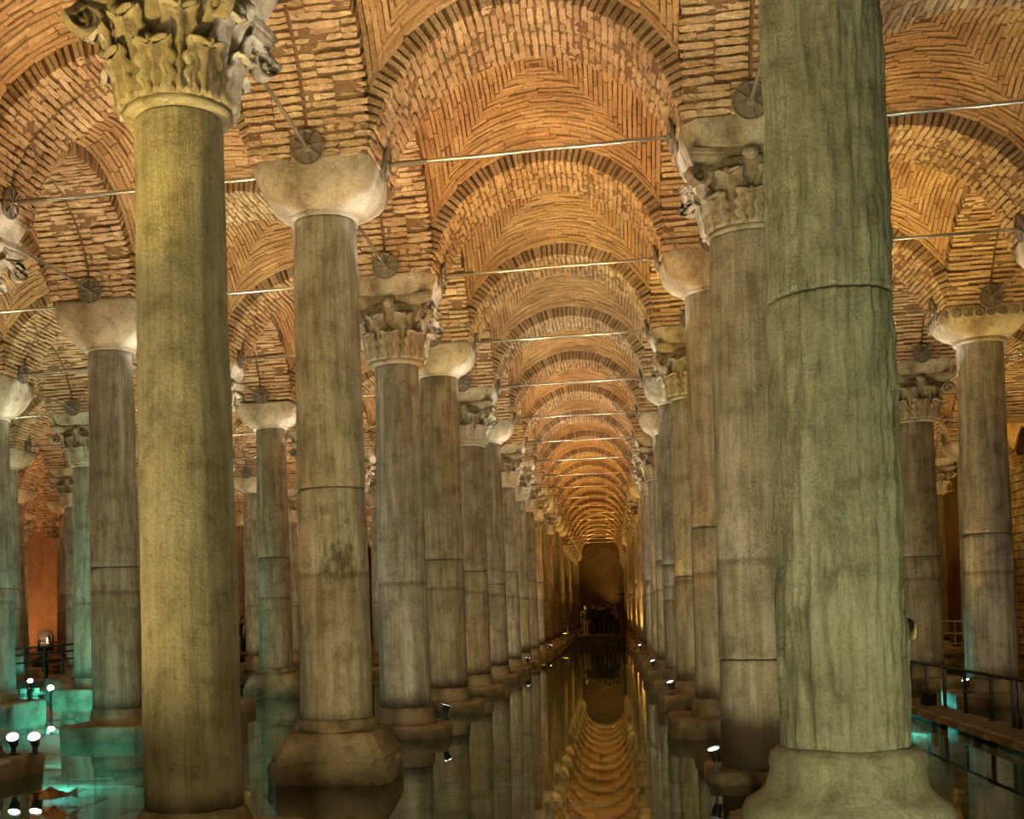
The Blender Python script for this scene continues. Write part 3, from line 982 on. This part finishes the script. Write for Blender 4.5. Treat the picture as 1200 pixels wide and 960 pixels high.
# ------------------------------------------------------------------ tie rods
def disc_mesh():
    b = MB()
    n = 24
    b.rings([[Vector((x, r * math.cos(2 * math.pi * k / n), r * math.sin(2 * math.pi * k / n))) for k in range(n)] for x, r in ((0.0, 0.20), (0.025, 0.205), (0.03, 0.19), (0.018, 0.17), (0.022, 0.06), (0.05, 0.05), (0.055, 0.03))])
    return b.build('anchor_plate', M['iron'])
ME_DISC = disc_mesh()
def rib_mesh():
    b = MB()
    for k in range(8):
        a = math.pi / 4 * k + 0.2
        q = Matrix.Rotation(a, 3, 'X')
        b.box(q @ Vector((0.035, 0, 0.115)), (0.008, 0.006, 0.065), q)
    return b.build('plate_ribs', M['steel'])
ME_RIB = rib_mesh()
def unit_rod():
    b = MB(); b.tube((-0.5, 0, 0), (0.5, 0, 0), 0.024, n=10)
    return b.build('rod', M['steel'], True)
ME_ROD = unit_rod()
def turn():
    b = MB()
    b.tube((-0.16, 0, 0), (0.16, 0, 0), 0.036, n=8); b.tube((-0.2, 0, 0), (-0.16, 0, 0), 0.028, 0.036, 8); b.tube((0.16, 0, 0), (0.2, 0, 0), 0.036, 0.028, 8)
    return b.build('turnbuckle', M['iron'])
ME_TURN = turn()
ZR = 7.26
def tie_rod(i, j, kind, label, group=None):
    if kind == 't':
        c = ((gx(i) + gx(i + 1)) / 2, gy(j), ZR); L = gx(i + 1) - gx(i) - 2 * HW; rz = 0
    else:
        c = (gx(i), gy(j) + S / 2, ZR); L = S - 2 * HW; rz = R(90)
    t = empty('tie_rod', c, rz, label, 'tie rod', group)
    obj('rod', ME_ROD, t, scale=(L + 0.1, 1, 1))
    for sgn in (-1, 1):
        d = obj('anchor_plate', ME_DISC, t, (sgn * (L / 2 - 0.045), 0, 0), (0, R(10), 0 if sgn < 0 else math.pi), label='round iron plate with radiating ribs')
        obj('plate_ribs', ME_RIB, d)
    obj('turnbuckle', ME_TURN, t, (-L / 2 + 0.35, 0, 0))
    return t
def vis_rod(p):
    q = project(p)
    return q is not None and -150 < q[0] < 1350 and q[1] > -60
for j in range(1, 19):
    if j <= 15: tie_rod(0, j, 't', 'steel tie rod spanning the central aisle, %s from the front' % ORD[j - 1])
    else: tie_rod(0, j, 't', 'thin distant tie rod across the far end of the central aisle', 'distant tie rods over the central aisle')
for i in (-1, -2, -3, 1, 2):
    n = 0
    for j in range(1, 11):
        p = project(((gx(i) + gx(i + 1)) / 2, gy(j), ZR))
        if p is None or not (-150 < p[0] < 1330) or p[1] < -40: continue
        n += 1
        side = {-1: 'first aisle left of centre', -2: 'second aisle left of centre', -3: 'third aisle left of centre', 1: 'aisle right of centre', 2: 'second aisle right of centre'}[i]
        if n <= 10: tie_rod(i, j, 't', 'steel tie rod spanning the %s, %s in view' % (side, ORD[n - 1]))
        else: tie_rod(i, j, 't', 'thin distant tie rod across the %s' % side, 'distant tie rods, ' + side)
for i in (-2, -1, 0, 1, 2):
    n = 0
    for j in range(0, 8):
        p = project((gx(i), gy(j + 1) - 1.0, ZR))
        if p is None or not (-60 < p[0] < 1260) or p[1] < -20: continue
        n += 1
        side = {-2: 'third row left of the aisle', -1: 'second row left of the aisle', 0: 'left row of the aisle', 1: 'right row of the aisle', 2: 'row beyond the walkway'}[i]
        tie_rod(i, j, 'l', 'lengthwise tie rod with round plate, %s, %s in view' % (side, ORD[n - 1]))

# ------------------------------------------------------------------ lamps
def lamp_meshes():
    b = MB(); b.tube((0, 0, -0.07), (0, 0, 0.06), 0.055, 0.075, 14); b.tube((0, 0, 0.06), (0, 0, 0.085), 0.085, 0.085, 14, False)
    body = b.build('housing', M['black'])
    b = MB(); b.tube((0, 0, 0.06), (0, 0, 0.07), 0.074, n=14)
    lens = b.build('lens', M['lens'])
    b = MB(); b.box((0, 0, -0.11), (0.012, 0.05, 0.05)); b.box((0, 0, -0.165), (0.06, 0.06, 0.008))
    br = b.build('bracket', M['black'])
    return body, lens, br
LB, LL_, LBR = lamp_meshes()
def uplight(loc, target, col, power, label=None, group=None, angle=110, lit=True, fixture=True, blend=0.7):
    loc = Vector(loc)
    d = (Vector(target) - loc).normalized()
    if fixture:
        e = empty('uplight', loc, 0, label or 'small black uplight with bright lens on a distant column plinth', 'lamp', group if label is None or group else None)
        if label is None: e['group'] = 'distant uplights on the plinths'
        q = d.to_track_quat('Z', 'Y').to_euler()
        h = obj('housing', LB, e, (0, 0, 0.0), q, (0.8, 0.8, 1)); obj('lens', LL_, h)
        obj('bracket', LBR, e, (0, 0, 0))
    if lit:
        spot(loc + d * 0.10, loc + d * 5, col, power, angle, blend, 0.05)

LAMPLAB = {
    (0, 2): 'small bright uplight beside the base of the grey-streaked leafy column',
    (1, 1): 'small bright uplight on the ledge left of the brown-beige column',
}
def plinth_top(i, j):
    if i < -5: return 0.24
    s_ = spec(i, j)
    return {'slab': 0.20 + 0.04 * ((i * 5 + j * 3) % 3), 'attic': 0.26, 'torus': 0.22, 'big': 0.31, 'ledge': 0.12}[s_['base']]
FIXED = {(0, 2), (0, 6), (0, 9), (-2, 3), (-1, 4)}
FAR = ['uplight on the aisle side of the %s column in the right row', 'uplight in front of the %s column in its row']
for (i, j), (c, pw) in sorted(BAY.items()):
    pw *= 1.7
    x0, x1 = gx(i), gx(i + 1)
    tx, ty = (x0 + x1) / 2, gy(j) + S / 2
    # one lamp on the plinth of the bay's near left column, one on the plinth of its far right column, both aimed at the vault
    fx = (i, j) in FIXED and (i, j) in COLS
    lab = LAMPLAB.get((i, j)) or 'uplight on the plinth of the %s column in %s' % (ORD[min(max(j, 0), 14)], ROW.get(i, 'a far row'))
    uplight((x0 + 0.58, gy(j) + 0.45, plinth_top(i, j) + 0.175), (tx + 0.7, ty, 9.0), c, pw * 0.5, lab, 'uplights on the plinths', 74, True, fx, 1.0)
    ok = (i + 1, j + 1) in COLS
    px = project((x1 - 0.58, gy(j + 1) - 0.45, 0.3))
    fx = ok and px is not None and -20 < px[0] < 1220 and px[1] < 960 and i in (-1, 0, 1) and 0 <= j < 10 and (i + 1, j + 1) not in ((0, 1), (-1, 1)) and (i != 0 or j in (0, 2, 4, 7))
    lab = LAMPLAB.get((i + 1, j + 1)) if i == 0 else None
    lab = lab or 'uplight at the foot of the %s column in %s' % (ORD[min(j + 1, 14)], ROW.get(i + 1, 'a far row'))
    lab = ' '.join(lab.split()[:16])
    uplight((x1 - 0.55, gy(j + 1) - 0.45, plinth_top(i + 1, j + 1) + 0.175), (tx - 0.7, ty, 9.0), c, pw * 0.5, lab, 'uplights on the plinths', 112 if j in (8, 10, 13, 16) else 74, True, fx, 1.0)
# narrow spots added for white glints on the capitals across the aisle
for i in (-2, -1, 0, 1):
    for j in range(0, 8):
        a_, b_ = gx(i), gx(i + 1)
        if (i, j) == (1, 0): continue
        spot((b_ - 0.6, gy(j) + 1.9, 0.3), (a_ + 0.45, gy(j) + 0.1, 6.75), (1.0, 0.95, 0.88), 1300, 8.5, 0.5, 0.04)
        if (i, j) == (0, 0): continue
        spot((a_ + 0.6, gy(j) + 1.9, 0.3), (b_ - 0.45, gy(j) + 0.1, 6.75), (1.0, 0.95, 0.88), 1300, 8.5, 0.5, 0.04)
# lamps on the shafts of the near columns
spot((1.6, -6.0, 0.5), (0, 0, 3.5), YELL, 110, 70)
spot((-3.2, -4.5, 0.5), (0, 0, 4.9), YELL, 460, 70)
spot((-2.6, -4.2, 0.5), (-0.2, -0.3, 6.5), (1.0, 0.72, 0.16), 900, 22, 0.6)  # extra spot added to yellow the foreground capital
spot((3.0, -6.5, 0.6), (4.85, 0, 3.2), GREEN, 300, 80)
spot((6.8, -5.0, 0.6), (4.85, 0, 3.2), GREEN, 150, 80)
# spots added to brighten the left wall, without fixtures
for y in (52, 58, 63):
    spot((XL + 3.0, y, 0.4), (XL, y, 4.0), ORNG, 170, 120, 0.9)
# gold fill spots added to bring up the right wall's blocks
for y in (17, 24, 31, 38):
    spot((XR - 1.6, y, 0.3), (XR, y + 1.5, 4.2), GOLD, 260, 110, 0.9)
# teal lamps in the water
for (x, y, p) in ((-10.8, 13.4, 40), (-13.5, 21, 50), (8.6, 15.5, 50), (9.0, 19.5, 50), (-6.2, 21.0, 40)):
    point((x, y, -0.30), TEAL, p, 0.05)
# fill spots added low between the columns of a row, washing the front of the next column and the arch above it
for i in (-3, -2, -1, 0, 1, 2):
    for j in range(1, 10):
        if i in (1, -1) and j > 7: continue
        c = [(1.0, 0.80, 0.50), (1.0, 0.76, 0.42), (1.0, 0.82, 0.56)][(i + j) % 3]
        spot((gx(i) + (0.5 if i <= 0 else -0.5), gy(j) - 2.6, 0.04), (gx(i), gy(j), 4.6), c, 95 if i in (0, 1) else 60, 125, 1.0, 0.08)

# ------------------------------------------------------------------ walkways and small things
def ground(px, py, z):
    """the point at height z that the photograph shows at (px, py)"""
    v = rot @ Vector(((px - 600 + cam.shift_x * 1200) / FPX, -(py - 480 - cam.shift_y * 1200) / FPX, -1))
    return CAMLOC + v * ((z - EYE) / v.z)
def at_depth(px, z, d):
    """the point at height z and bay depth d in picture column px"""
    i = (px - 716) / 1470 * d + 0.667
    return Vector((i * S, (d - 1.893 + 0.2 * (i - 0.667)) * S, z))
def railing(name, pts, h, label, post_at, parent=None, rails=(1.0,), r=0.022, mat='black'):
    t = empty(name, pts[0], 0, label, 'railing')
    o0 = Vector(pts[0])
    for hh in rails:
        b = MB()
        for p, q in zip(pts, pts[1:]):
            b.tube(Vector(p) - o0 + Vector((0, 0, h * hh)), Vector(q) - o0 + Vector((0, 0, h * hh)), r * 1.15, n=8)
        obj('rail', b.build('rail', M[mat], True), t)
    pm = MB(); pm.box((0, 0, h / 2), (r, r * 1.3, h / 2)); pm.box((0, 0, 0.006), (0.05, 0.05, 0.006))
    me = pm.build('post', M[mat])
    for p in post_at:
        obj('post', me, t, Vector(p) - o0)
    return t

# right walkway: runs along the aisle left of the garland column
WX0, WX1, WZ = 8.05, 8.75, 0.12
deck = empty('walkway', ((WX0 + WX1) / 2, 3.0, 0), 0, 'dark walkway deck low over the water at right, lighter stone edge', 'walkway')
k = 0
y = 3.0
slab = MB(); slab.box((0, 0, 0), (0.26, 0.59, 0.03)); dm = slab.build('deck_panel', M['deck'])
edge = MB(); edge.box((0, 0, 0), (0.055, 0.595, 0.05), jit=0.006); em = edge.build('edge_stone', M['plinth'])
pile = MB(); pile.box((0, 0, 0), (0.05, 0.05, 0.33)); pm_ = pile.build('pile', M['black'])
for k in range(19):
    yy = k * 1.2 + 0.6
    obj('deck_panel', dm, deck, (0.08, yy, WZ - 0.03))
    obj('edge_stone', em, deck, (-0.24, yy, WZ - 0.035))
    if k % 2 == 0:
        for sx in (-0.2, 0.25): obj('pile', pm_, deck, (sx, yy, WZ - 0.39))
railing('guard_railing', [(WX1 - 0.05, 4.0, WZ), (WX1 - 0.05, 25.5, WZ)], 0.67, 'black metal railing along the walkway beside the big green-grey column', [(WX1 - 0.05, yq, WZ) for yq in (5.4, 6.6, 7.7, 8.85, 9.1, 10.1, 11.45, 12.65, 13.8, 15.0, 16.2, 17.4, 18.6, 19.8, 21.0, 22.2, 23.4, 24.6)])
b = MB(); b.box((0, 0, 0.10), (0.11, 0.08, 0.10)); b.box((0, -0.09, 0.10), (0.09, 0.012, 0.08)); b.box((0, 0, 0.215), (0.03, 0.02, 0.018))
fb = obj('junction_box', b.build('junction_box', M['black']), None, (WX1 - 0.18, 13.2, WZ)); tag(fb, 'small black box on the right walkway behind the railing posts', 'box')
# far railing beyond the garland column
p0, p1 = at_depth(1095, 0.35, 7.6), at_depth(1215, 0.35, 7.2)
railing('guard_railing', [p0, p1], 0.95, 'pale steel railing far behind the garland column at right', [p0.lerp(p1, q / 5) for q in range(6)], None, (1.0, 0.62, 0.3), 0.02, 'steel')
dk = MB(); dd = p1 - p0; aa = math.atan2(dd.y, dd.x)
dk.box((dd.length / 2, 0.5, -0.08), (dd.length / 2 + 0.3, 0.65, 0.08)); 
for q in range(4): dk.box((q * dd.length / 3, 0.5, -0.45), (0.06, 0.06, 0.36))
o = obj('walkway', dk.build('walkway', M['deck']), None, p0, (0, 0, aa)); tag(o, 'dark walkway under the pale steel railing at far right', 'walkway')

# left walkway ramp with its railing
a_, b_ = at_depth(8, 0.30, 7.15), at_depth(112, 0.42, 7.6)
railing('guard_railing', [a_, b_], 0.92, 'black railing of the left walkway behind the boulder', [a_.lerp(b_, q / 5) for q in range(6)], None, (1.0, 0.80, 0.55), 0.024)
dk = MB(); dd = b_ - a_; aa = math.atan2(dd.y, dd.x)
dk.box((dd.length / 2, 0.6, -0.10), (dd.length / 2 + 0.4, 0.7, 0.10))
for q in range(4): dk.box((q * dd.length / 3, 0.5, -0.5), (0.06, 0.06, 0.42))
o = obj('walkway', dk.build('walkway', M['deck']), None, a_ + Vector((0, 0, 0.0)), (0, 0, aa)); tag(o, 'dark walkway ramp at left, above the boulder', 'walkway')
# teal lamps lying on the cistern floor at left
for px, py, pw in ((48, 842, 60), (88, 834, 60), (112, 850, 60), (60, 818, 40), (110, 878, 50), (60, 908, 25), (285, 776, 50), (305, 772, 50), (100, 806, 40)):
    point(ground(px, py, -0.30), TEAL, pw * 1.6, 0.05)
# boulder
b = MB(); rings = []
for kz in range(9):
    t = kz / 8
    z = -0.62 + 1.12 * t
    rr_ = 0.54 * math.sqrt(max(0.03, 1 - max(0, (t - 0.35) / 0.65) ** 2.4)) * (0.9 + 0.1 * min(1, t * 4))
    rings.append([Vector((p.x * 1.0, p.y * 0.75, p.z)) + 0.10 * noise.noise_vector(p * 1.9) for p in circ(rr_, z, 28)])
b.rings(rings)
p = ground(69, 812, 0)
o = obj('boulder', b.build('boulder', M['plinth'], False), None, (p.x, p.y + 0.1, 0)); tag(o, 'grey-brown boulder standing in the teal-lit water at left', 'rock')
# lamps standing in the water at left
for (px, py, hgt, lab) in ((36, 815, 0.35, 'round bright lamp low over the teal water, left of the boulder'), (60, 830, 0.42, 'small dark lamp on a thin post in front of the boulder')):
    p = ground(px, py, 0.0)
    e = empty('water_lamp', (p.x, p.y, 0), 0, lab, 'lamp')
    t = MB(); t.tube((0, 0, -0.62), (0, 0, hgt - 0.05), 0.03, n=10); obj('post', t.build('post', M['black']), e)
    h = obj('housing', LB, e, (0, 0, hgt), (R(50), 0, R(20))); obj('lens', LL_, h)
for (px, py, lab) in ((13, 868, 'left one of two bright lamps on the plinth at the left edge'), (38, 868, 'right one of two bright lamps on the plinth at the left edge')):
    c = Vector((gx(-1), gy(1), 0)); p = at_depth(px, 0, 3.26)
    e = empty('uplight', (p.x, p.y, 0.42), 0, lab, 'lamp')
    h = obj('housing', LB, e, rot=(R(40), 0, R(15))); obj('lens', LL_, h); obj('bracket', LBR, e)

# distant display panel and red rope in front of the left brick wall
p = at_depth(53, 0.30, 12.2)
e = empty('display_panel', p, 0.2, 'dark round-topped display panel far left with a small glowing lamp', 'panel')
b = MB(); pts = [(-0.36, 0.35), (0.36, 0.35), (0.36, 1.05), (0.25, 1.27), (0.0, 1.35), (-0.25, 1.27), (-0.36, 1.05)]
b.rings([[Vector((x, -0.12, z)) for x, z in pts], [Vector((x, 0.12, z)) for x, z in pts]]); obj('board', b.build('board', M['coat']), e)
b = MB(); b.tube((0, 0, 0), (0, 0, 0.36), 0.09, n=10); b.box((0, 0, 0.02), (0.25, 0.2, 0.02)); obj('stand', b.build('stand', M['black']), e)
b = MB(); b.tube((0.12, -0.17, 0.72), (0.12, -0.17, 0.98), 0.05, 0.02, 10); obj('lamp_shade', b.build('lamp_shade', M['lens_warm']), e, label='small glowing lamp')
q0, q1 = at_depth(46, 0.30, 12.0), at_depth(84, 0.30, 12.0)
rp = empty('rope_barrier', q0, 0, 'red rope barrier in front of the far left brick wall', 'barrier')
b = MB()
for k in range(12):
    t0, t1 = k / 12, (k + 1) / 12
    b.tube((q1 - q0) * t0 + Vector((0, 0, 0.86 - 0.10 * math.sin(t0 * math.pi))), (q1 - q0) * t1 + Vector((0, 0, 0.86 - 0.10 * math.sin(t1 * math.pi))), 0.03, n=8)
obj('rope', b.build('rope', M['red'], True), rp)
b = MB(); b.tube((0, 0, 0), (0, 0, 0.92), 0.025, n=8); b.tube((0, 0, 0), (0, 0, 0.03), 0.14, n=12); pm = b.build('post', M['black'])
obj('post', pm, rp); obj('post', pm, rp, q1 - q0)
b = MB(); b.box((0, 0, -0.2), (2.6, 1.0, 0.2)); b.box((0, 0, -0.6), (2.3, 0.8, 0.32))
o = obj('walkway', b.build('walkway', M['deck']), None, at_depth(62, 0.30, 12.1), (0, 0, 0)); tag(o, 'dark visitor platform under the red rope at far left', 'walkway')

# koi
def koi(px, py, rz, label):
    p = ground(px, py, -0.07)
    e = empty('koi_fish', p, rz, label, 'fish', 'koi in the water')
    b = MB(); rings = []
    for k in range(13):
        t = k / 12
        rr = 0.055 * math.sin(math.pi * min(1, t * 0.92 + 0.06)) ** 0.8 + 0.006
        bend = 0.05 * math.sin(t * 3)
        rings.append([Vector((-0.24 + 0.44 * t, bend + rr * 0.75 * math.cos(2 * math.pi * q / 12), rr * math.sin(2 * math.pi * q / 12))) for q in range(12)])
    b.rings(rings); obj('body', b.build('body', M['koi'], True), e)
    b = MB()
    b.rings([[Vector((0.19, 0.008 + dy, 0.01)), Vector((0.32, 0.06 + dy, 0.075)), Vector((0.28, 0.03 + dy, 0)), Vector((0.32, 0.06 + dy, -0.07)), Vector((0.19, 0.008 + dy, -0.01))] for dy in (-0.006, 0.006)])
    obj('tail_fin', b.build('tail_fin', M['koi']), e)
    b = MB(); b.rings([[Vector((-0.10, 0.03 + d, 0.045)), Vector((0.0, 0.035 + d, 0.10)), Vector((0.08, 0.045 + d, 0.03))] for d in (-0.005, 0.005)]); obj('back_fin', b.build('back_fin', M['koi']), e)
koi(60, 932, 0.5, 'orange koi at lower left, the farther of two')
koi(62, 955, -0.3, 'orange koi at the lower left picture edge, the nearer of two')

# ------------------------------------------------------------------ people
def person_mesh(key, pose, coat, trousers, shoe='coat', h=1.72):
    """one continuous skinned body; pose gives the joints"""
    m = bpy.data.meshes.new('body')
    J = pose
    names = list(J)
    idx = {n_: k for k, n_ in enumerate(names)}
    E_ = [('pelvis', 'waist'), ('waist', 'chest'), ('chest', 'neck'), ('neck', 'chin'), ('chin', 'skull'), ('skull', 'crown')]
    for sd in 'lr':
        E_ += [('chest', 'sh' + sd), ('sh' + sd, 'el' + sd), ('el' + sd, 'wr' + sd), ('wr' + sd, 'ha' + sd), ('pelvis', 'hip' + sd), ('hip' + sd, 'kn' + sd), ('kn' + sd, 'an' + sd), ('an' + sd, 'to' + sd)]
        for f in range(4): E_.append(('ha' + sd, 'f%d%s' % (f, sd)))
        E_.append(('wr' + sd, 'th' + sd))
    m.from_pydata([J[n_][:3] for n_ in names], [(idx[a], idx[b_]) for a, b_ in E_], [])
    o = bpy.data.objects.new('tmp', m); C.objects.link(o)
    md = o.modifiers.new('skin', 'SKIN'); md.use_smooth_shade = True
    layer = m.skin_vertices[0].data if len(m.skin_vertices) else None
    if layer is None:
        bpy.context.view_layer.objects.active = o
        layer = m.skin_vertices.new(name='skin').data if hasattr(m.skin_vertices, 'new') else None
    if layer is not None:
        for n_, k in idx.items():
            layer[k].radius = (J[n_][3], J[n_][4] if len(J[n_]) > 4 else J[n_][3])
            layer[k].use_root = n_ == 'pelvis'
    sb = o.modifiers.new('sub', 'SUBSURF'); sb.levels = 1; sb.render_levels = 1
    dg = bpy.context.evaluated_depsgraph_get(); dg.update()
    me = bpy.data.meshes.new_from_object(o.evaluated_get(dg))
    bpy.data.objects.remove(o)
    me.materials.clear()
    for q in ('skin', coat, trousers, shoe): me.materials.append(M[q])
    for p in me.polygons:
        c = p.center; z = c.z
        hand = any((c - Vector(J[a + sd][:3])).length < 0.10 for a in ('ha', 'wr') for sd in 'lr') and not abs(z - J['pelvis'][2]) < -1
        if z > J['neck'][2] - 0.02: k = 0
        elif hand and min((c - Vector(J['ha' + sd][:3])).length for sd in 'lr') < 0.085: k = 0
        elif z > J['pelvis'][2] - 0.03: k = 1
        elif z > 0.10: k = 2
        else: k = 3
        if any((c - Vector(J['el' + sd][:3])).length < 0.2 for sd in 'lr') and k == 2: k = 1
        p.material_index = k; p.use_smooth = True
    return me
def pose(lean=0.0, arm=0, spread=0.10, step=0.0):
    J = dict(pelvis=(0, 0, 0.93, 0.145, 0.11), waist=(0, 0.0, 1.08, 0.13, 0.10), chest=(0, 0.0, 1.33, 0.155, 0.11), neck=(0, 0.0, 1.46, 0.06), chin=(0, -0.02, 1.55, 0.062, 0.075), skull=(0, -0.015, 1.63, 0.082, 0.098), crown=(0, 0.0, 1.695, 0.055, 0.065))
    for sd, sx in (('l', -1), ('r', 1)):
        J['sh' + sd] = (sx * 0.20, 0.0, 1.40, 0.065)
        if arm == 1:
            J['el' + sd] = (sx * 0.26, -0.02, 1.12, 0.05); J['wr' + sd] = (sx * 0.12, -0.24, 1.14, 0.033); hx = Vector((-sx * 0.5, -0.8, 0.2))
        elif arm == 2 and sd == 'r':
            J['el' + sd] = (sx * 0.27, -0.10, 1.18, 0.05); J['wr' + sd] = (sx * 0.16, -0.28, 1.38, 0.033); hx = Vector((0, -0.3, 0.9))
        else:
            J['el' + sd] = (sx * 0.26, 0.02, 1.11, 0.05); J['wr' + sd] = (sx * 0.27, -0.05, 0.86, 0.033); hx = Vector((0, -0.1, -1))
        hx.normalize()
        w_ = Vector(J['wr' + sd][:3]); hp = w_ + hx * 0.075
        J['ha' + sd] = (*hp, 0.032, 0.018)
        side = hx.cross(Vector((sx, 0.3, 0.1))).normalized()
        for f in range(4):
            fp = hp + hx * (0.085, 0.098, 0.09, 0.07)[f] + side * (0.027 - 0.018 * f)
            J['f%d%s' % (f, sd)] = (*fp, 0.009)
        J['th' + sd] = (*(w_ + hx * 0.075 + side * 0.055), 0.011)
        st = step * sx
        J['hip' + sd] = (sx * 0.095, 0.0, 0.88, 0.095); J['kn' + sd] = (sx * spread, -0.03 + st * 0.5, 0.49, 0.062); J['an' + sd] = (sx * spread, 0.02 + st, 0.09, 0.045); J['to' + sd] = (sx * (spread + 0.02), -0.15 + st, 0.045, 0.042)
    return J
def hair_mesh():
    b = MB(); rings = []
    for k in range(7):
        t = k / 6
        rings.append([Vector((0.088 * math.cos(t * 1.5) * math.cos(a) + 0, 0.105 * math.cos(t * 1.5) * math.sin(a) + 0.012, 1.655 + 0.10 * math.sin(t * 1.5) - (0.07 * max(0, math.sin(a)) if k == 0 else 0))) for a in [2 * math.pi * q / 18 for q in range(18)]])
    b.rings(rings)
    return b.build('hair', M['hair'], True)
ME_HAIR = hair_mesh()
def face_mesh():
    b = MB()
    b.rings([[Vector((x * 0.014, -0.098 - d, 1.585 + z * 0.03)) for x, z in ((-1, -0.6), (1, -0.6), (0.4, 1), (-0.4, 1))] for d in (0, 0.022)])
    for sx in (-1, 1):
        b.box((sx * 0.032, -0.093, 1.622), (0.012, 0.012, 0.006)); b.box((sx * 0.084, 0.0, 1.60), (0.008, 0.018, 0.03))
    b.box((0, -0.082, 1.548), (0.022, 0.012, 0.004))
    return b.build('face', M['skin'])
ME_FACE = face_mesh()
PM = {}
def person(loc, rz, key, coat, trousers, label, shoe='coat', arm=0, step=0.0, scale=1.0, group=None):
    kk = (coat, trousers, shoe, arm, step)
    if kk not in PM: PM[kk] = person_mesh(key, pose(0, arm, 0.10, step), coat, trousers, shoe)
    e = empty('person', loc, rz, label, 'person', group, scale=(scale,) * 3)
    obj('body', PM[kk], e); obj('hair', ME_HAIR, e); obj('face', ME_FACE, e)
    return e
# group on the platform at the far end of the aisle
PZ = 0.50
D0 = 14.2
b = MB(); c0, c1 = at_depth(676, PZ, D0), at_depth(729, PZ, D0)
b.box(((c1.x - c0.x) / 2, 0.9, -0.06), ((c1.x - c0.x) / 2, 1.3, 0.06)); b.box(((c1.x - c0.x) / 2, -0.40, -0.25), ((c1.x - c0.x) / 2, 0.03, 0.13))
for q in range(4): b.box(((c1.x - c0.x) * (q + 0.3) / 3.6, 0.2, -0.6), (0.06, 0.06, 0.5))
o = obj('platform', b.build('platform', M['black']), None, c0); tag(o, 'black viewing platform at the far end of the central aisle', 'platform')
crowd = [(686, 0.2, 'coat', 'cream', 0, 'person in black top and pale trousers, leftmost on the far platform', 1.0, 0.3),
         (695, 0.9, 'coat', 'coat', 1, 'person in a wide black coat, second from left on the platform', 1.05, 2.9),
         (701, 1.7, 'coat', 'coat', 0, 'shorter dark-clothed person, third from left on the platform', 0.97, 0.0),
         (707, 0.35, 'coat', 'coat', 2, 'dark-clothed person in the middle of the far group', 1.0, 3.3),
         (712, 0.9, 'coat', 'coat', 1, 'tallest dark-clothed person, right of the middle of the far group', 1.07, 0.2),
         (717, 1.4, 'coat', 'grey_cloth', 0, 'person in black top and grey trousers, second from right on the platform', 0.98, 0.5),
         (722, 0.5, 'grey_cloth', 'coat', 1, 'person in grey jacket, rightmost of the group on the platform', 1.0, 0.4)]
for px, dy, ct, tr_, arm, lab, scl, rz in crowd:
    p = at_depth(px, PZ, D0); p.y += dy
    person(p, rz, 'a', ct, tr_, lab, 'shoe' if arm != 1 else 'coat', arm, 0.05, scl)
p = at_depth(730.5, PZ, D0); p.y += 0.1
e = empty('lamp_post', p, 0, 'thin black post with a small flat head beside the far group', 'post')
b = MB(); b.tube((0, 0, -1.1), (0, 0, 2.25), 0.045, n=8); obj('pole', b.build('pole', M['black']), e)
b = MB(); b.box((-0.06, 0, 2.28), (0.16, 0.09, 0.05)); obj('head', b.build('head', M['black']), e)
l0, l1 = at_depth(655, -0.6, 14.1), at_depth(674, -0.6, 14.1)
railing('guard_railing', [l0, l1], 1.85, 'dark handrail left of the far platform between the columns', [l0, l0.lerp(l1, 0.5), l1], None, (1.0, 0.7))
l0, l1 = at_depth(733, -0.6, 14.6), at_depth(750, -0.6, 14.6)
railing('guard_railing', [l0, l1], 1.85, 'dark handrail right of the far platform', [l0, l1], None, (1.0, 0.7))
# two visitors at left and the one behind the green-grey column
p = at_depth(279, 0.26, 12.0)
b = MB(); b.box((1.2, 0.3, -0.08), (2.6, 0.7, 0.08)); b.box((1.2, 0.3, -0.5), (2.3, 0.3, 0.38))
o = obj('walkway', b.build('walkway', M['deck']), None, (p.x - 0.3, p.y, 0.26)); tag(o, 'low dark walkway under the visitor in the cream top', 'walkway')
e = person(at_depth(290, 0.26, 12.0) + Vector((0, 0.2, 0)), 0.5, 'b', 'cream', 'coat', 'visitor in cream top and black trousers with dark strap, left of the dark column', 'coat', 0, 0.03, 1.0)
b = MB()
pts = [(-0.17, -0.10, 1.42), (-0.10, -0.135, 1.32), (0.02, -0.135, 1.18), (0.14, -0.12, 1.02)]
for q, r_ in zip(pts, pts[1:]): b.tube(q, r_, 0.018, n=6)
b.box((0.17, -0.09, 0.94), (0.06, 0.05, 0.08)); obj('shoulder_strap', b.build('shoulder_strap', M['coat']), e, label='dark strap and bag')
person(at_depth(281.5, 0.26, 12.0) + Vector((0, 0.4, 0)), 1.2, 'c', 'coat', 'coat', 'visitor in black half hidden by the ochre foreground column', 'shoe', 0, 0.03, 1.02)
q = at_depth(1049, WZ, 4.55)
e = person(q, -1.4, 'c', 'coat', 'coat', 'visitor in black with a backpack, mostly hidden behind the big green-grey column', 'coat', 0, 0.04, 1.0)
b = MB()
b.rings([[Vector((p.x, 0.12 + y_, p.z)) for p in [Vector((0.15 * s_ * math.cos(a), 0, 1.28 + 0.22 * s_ * math.sin(a))) for a in [2 * math.pi * k / 16 for k in range(16)]]] for y_, s_ in ((0, 0.9), (0.06, 1.0), (0.14, 0.95), (0.2, 0.7))])
obj('backpack', b.build('backpack', M['coat'], True), e)
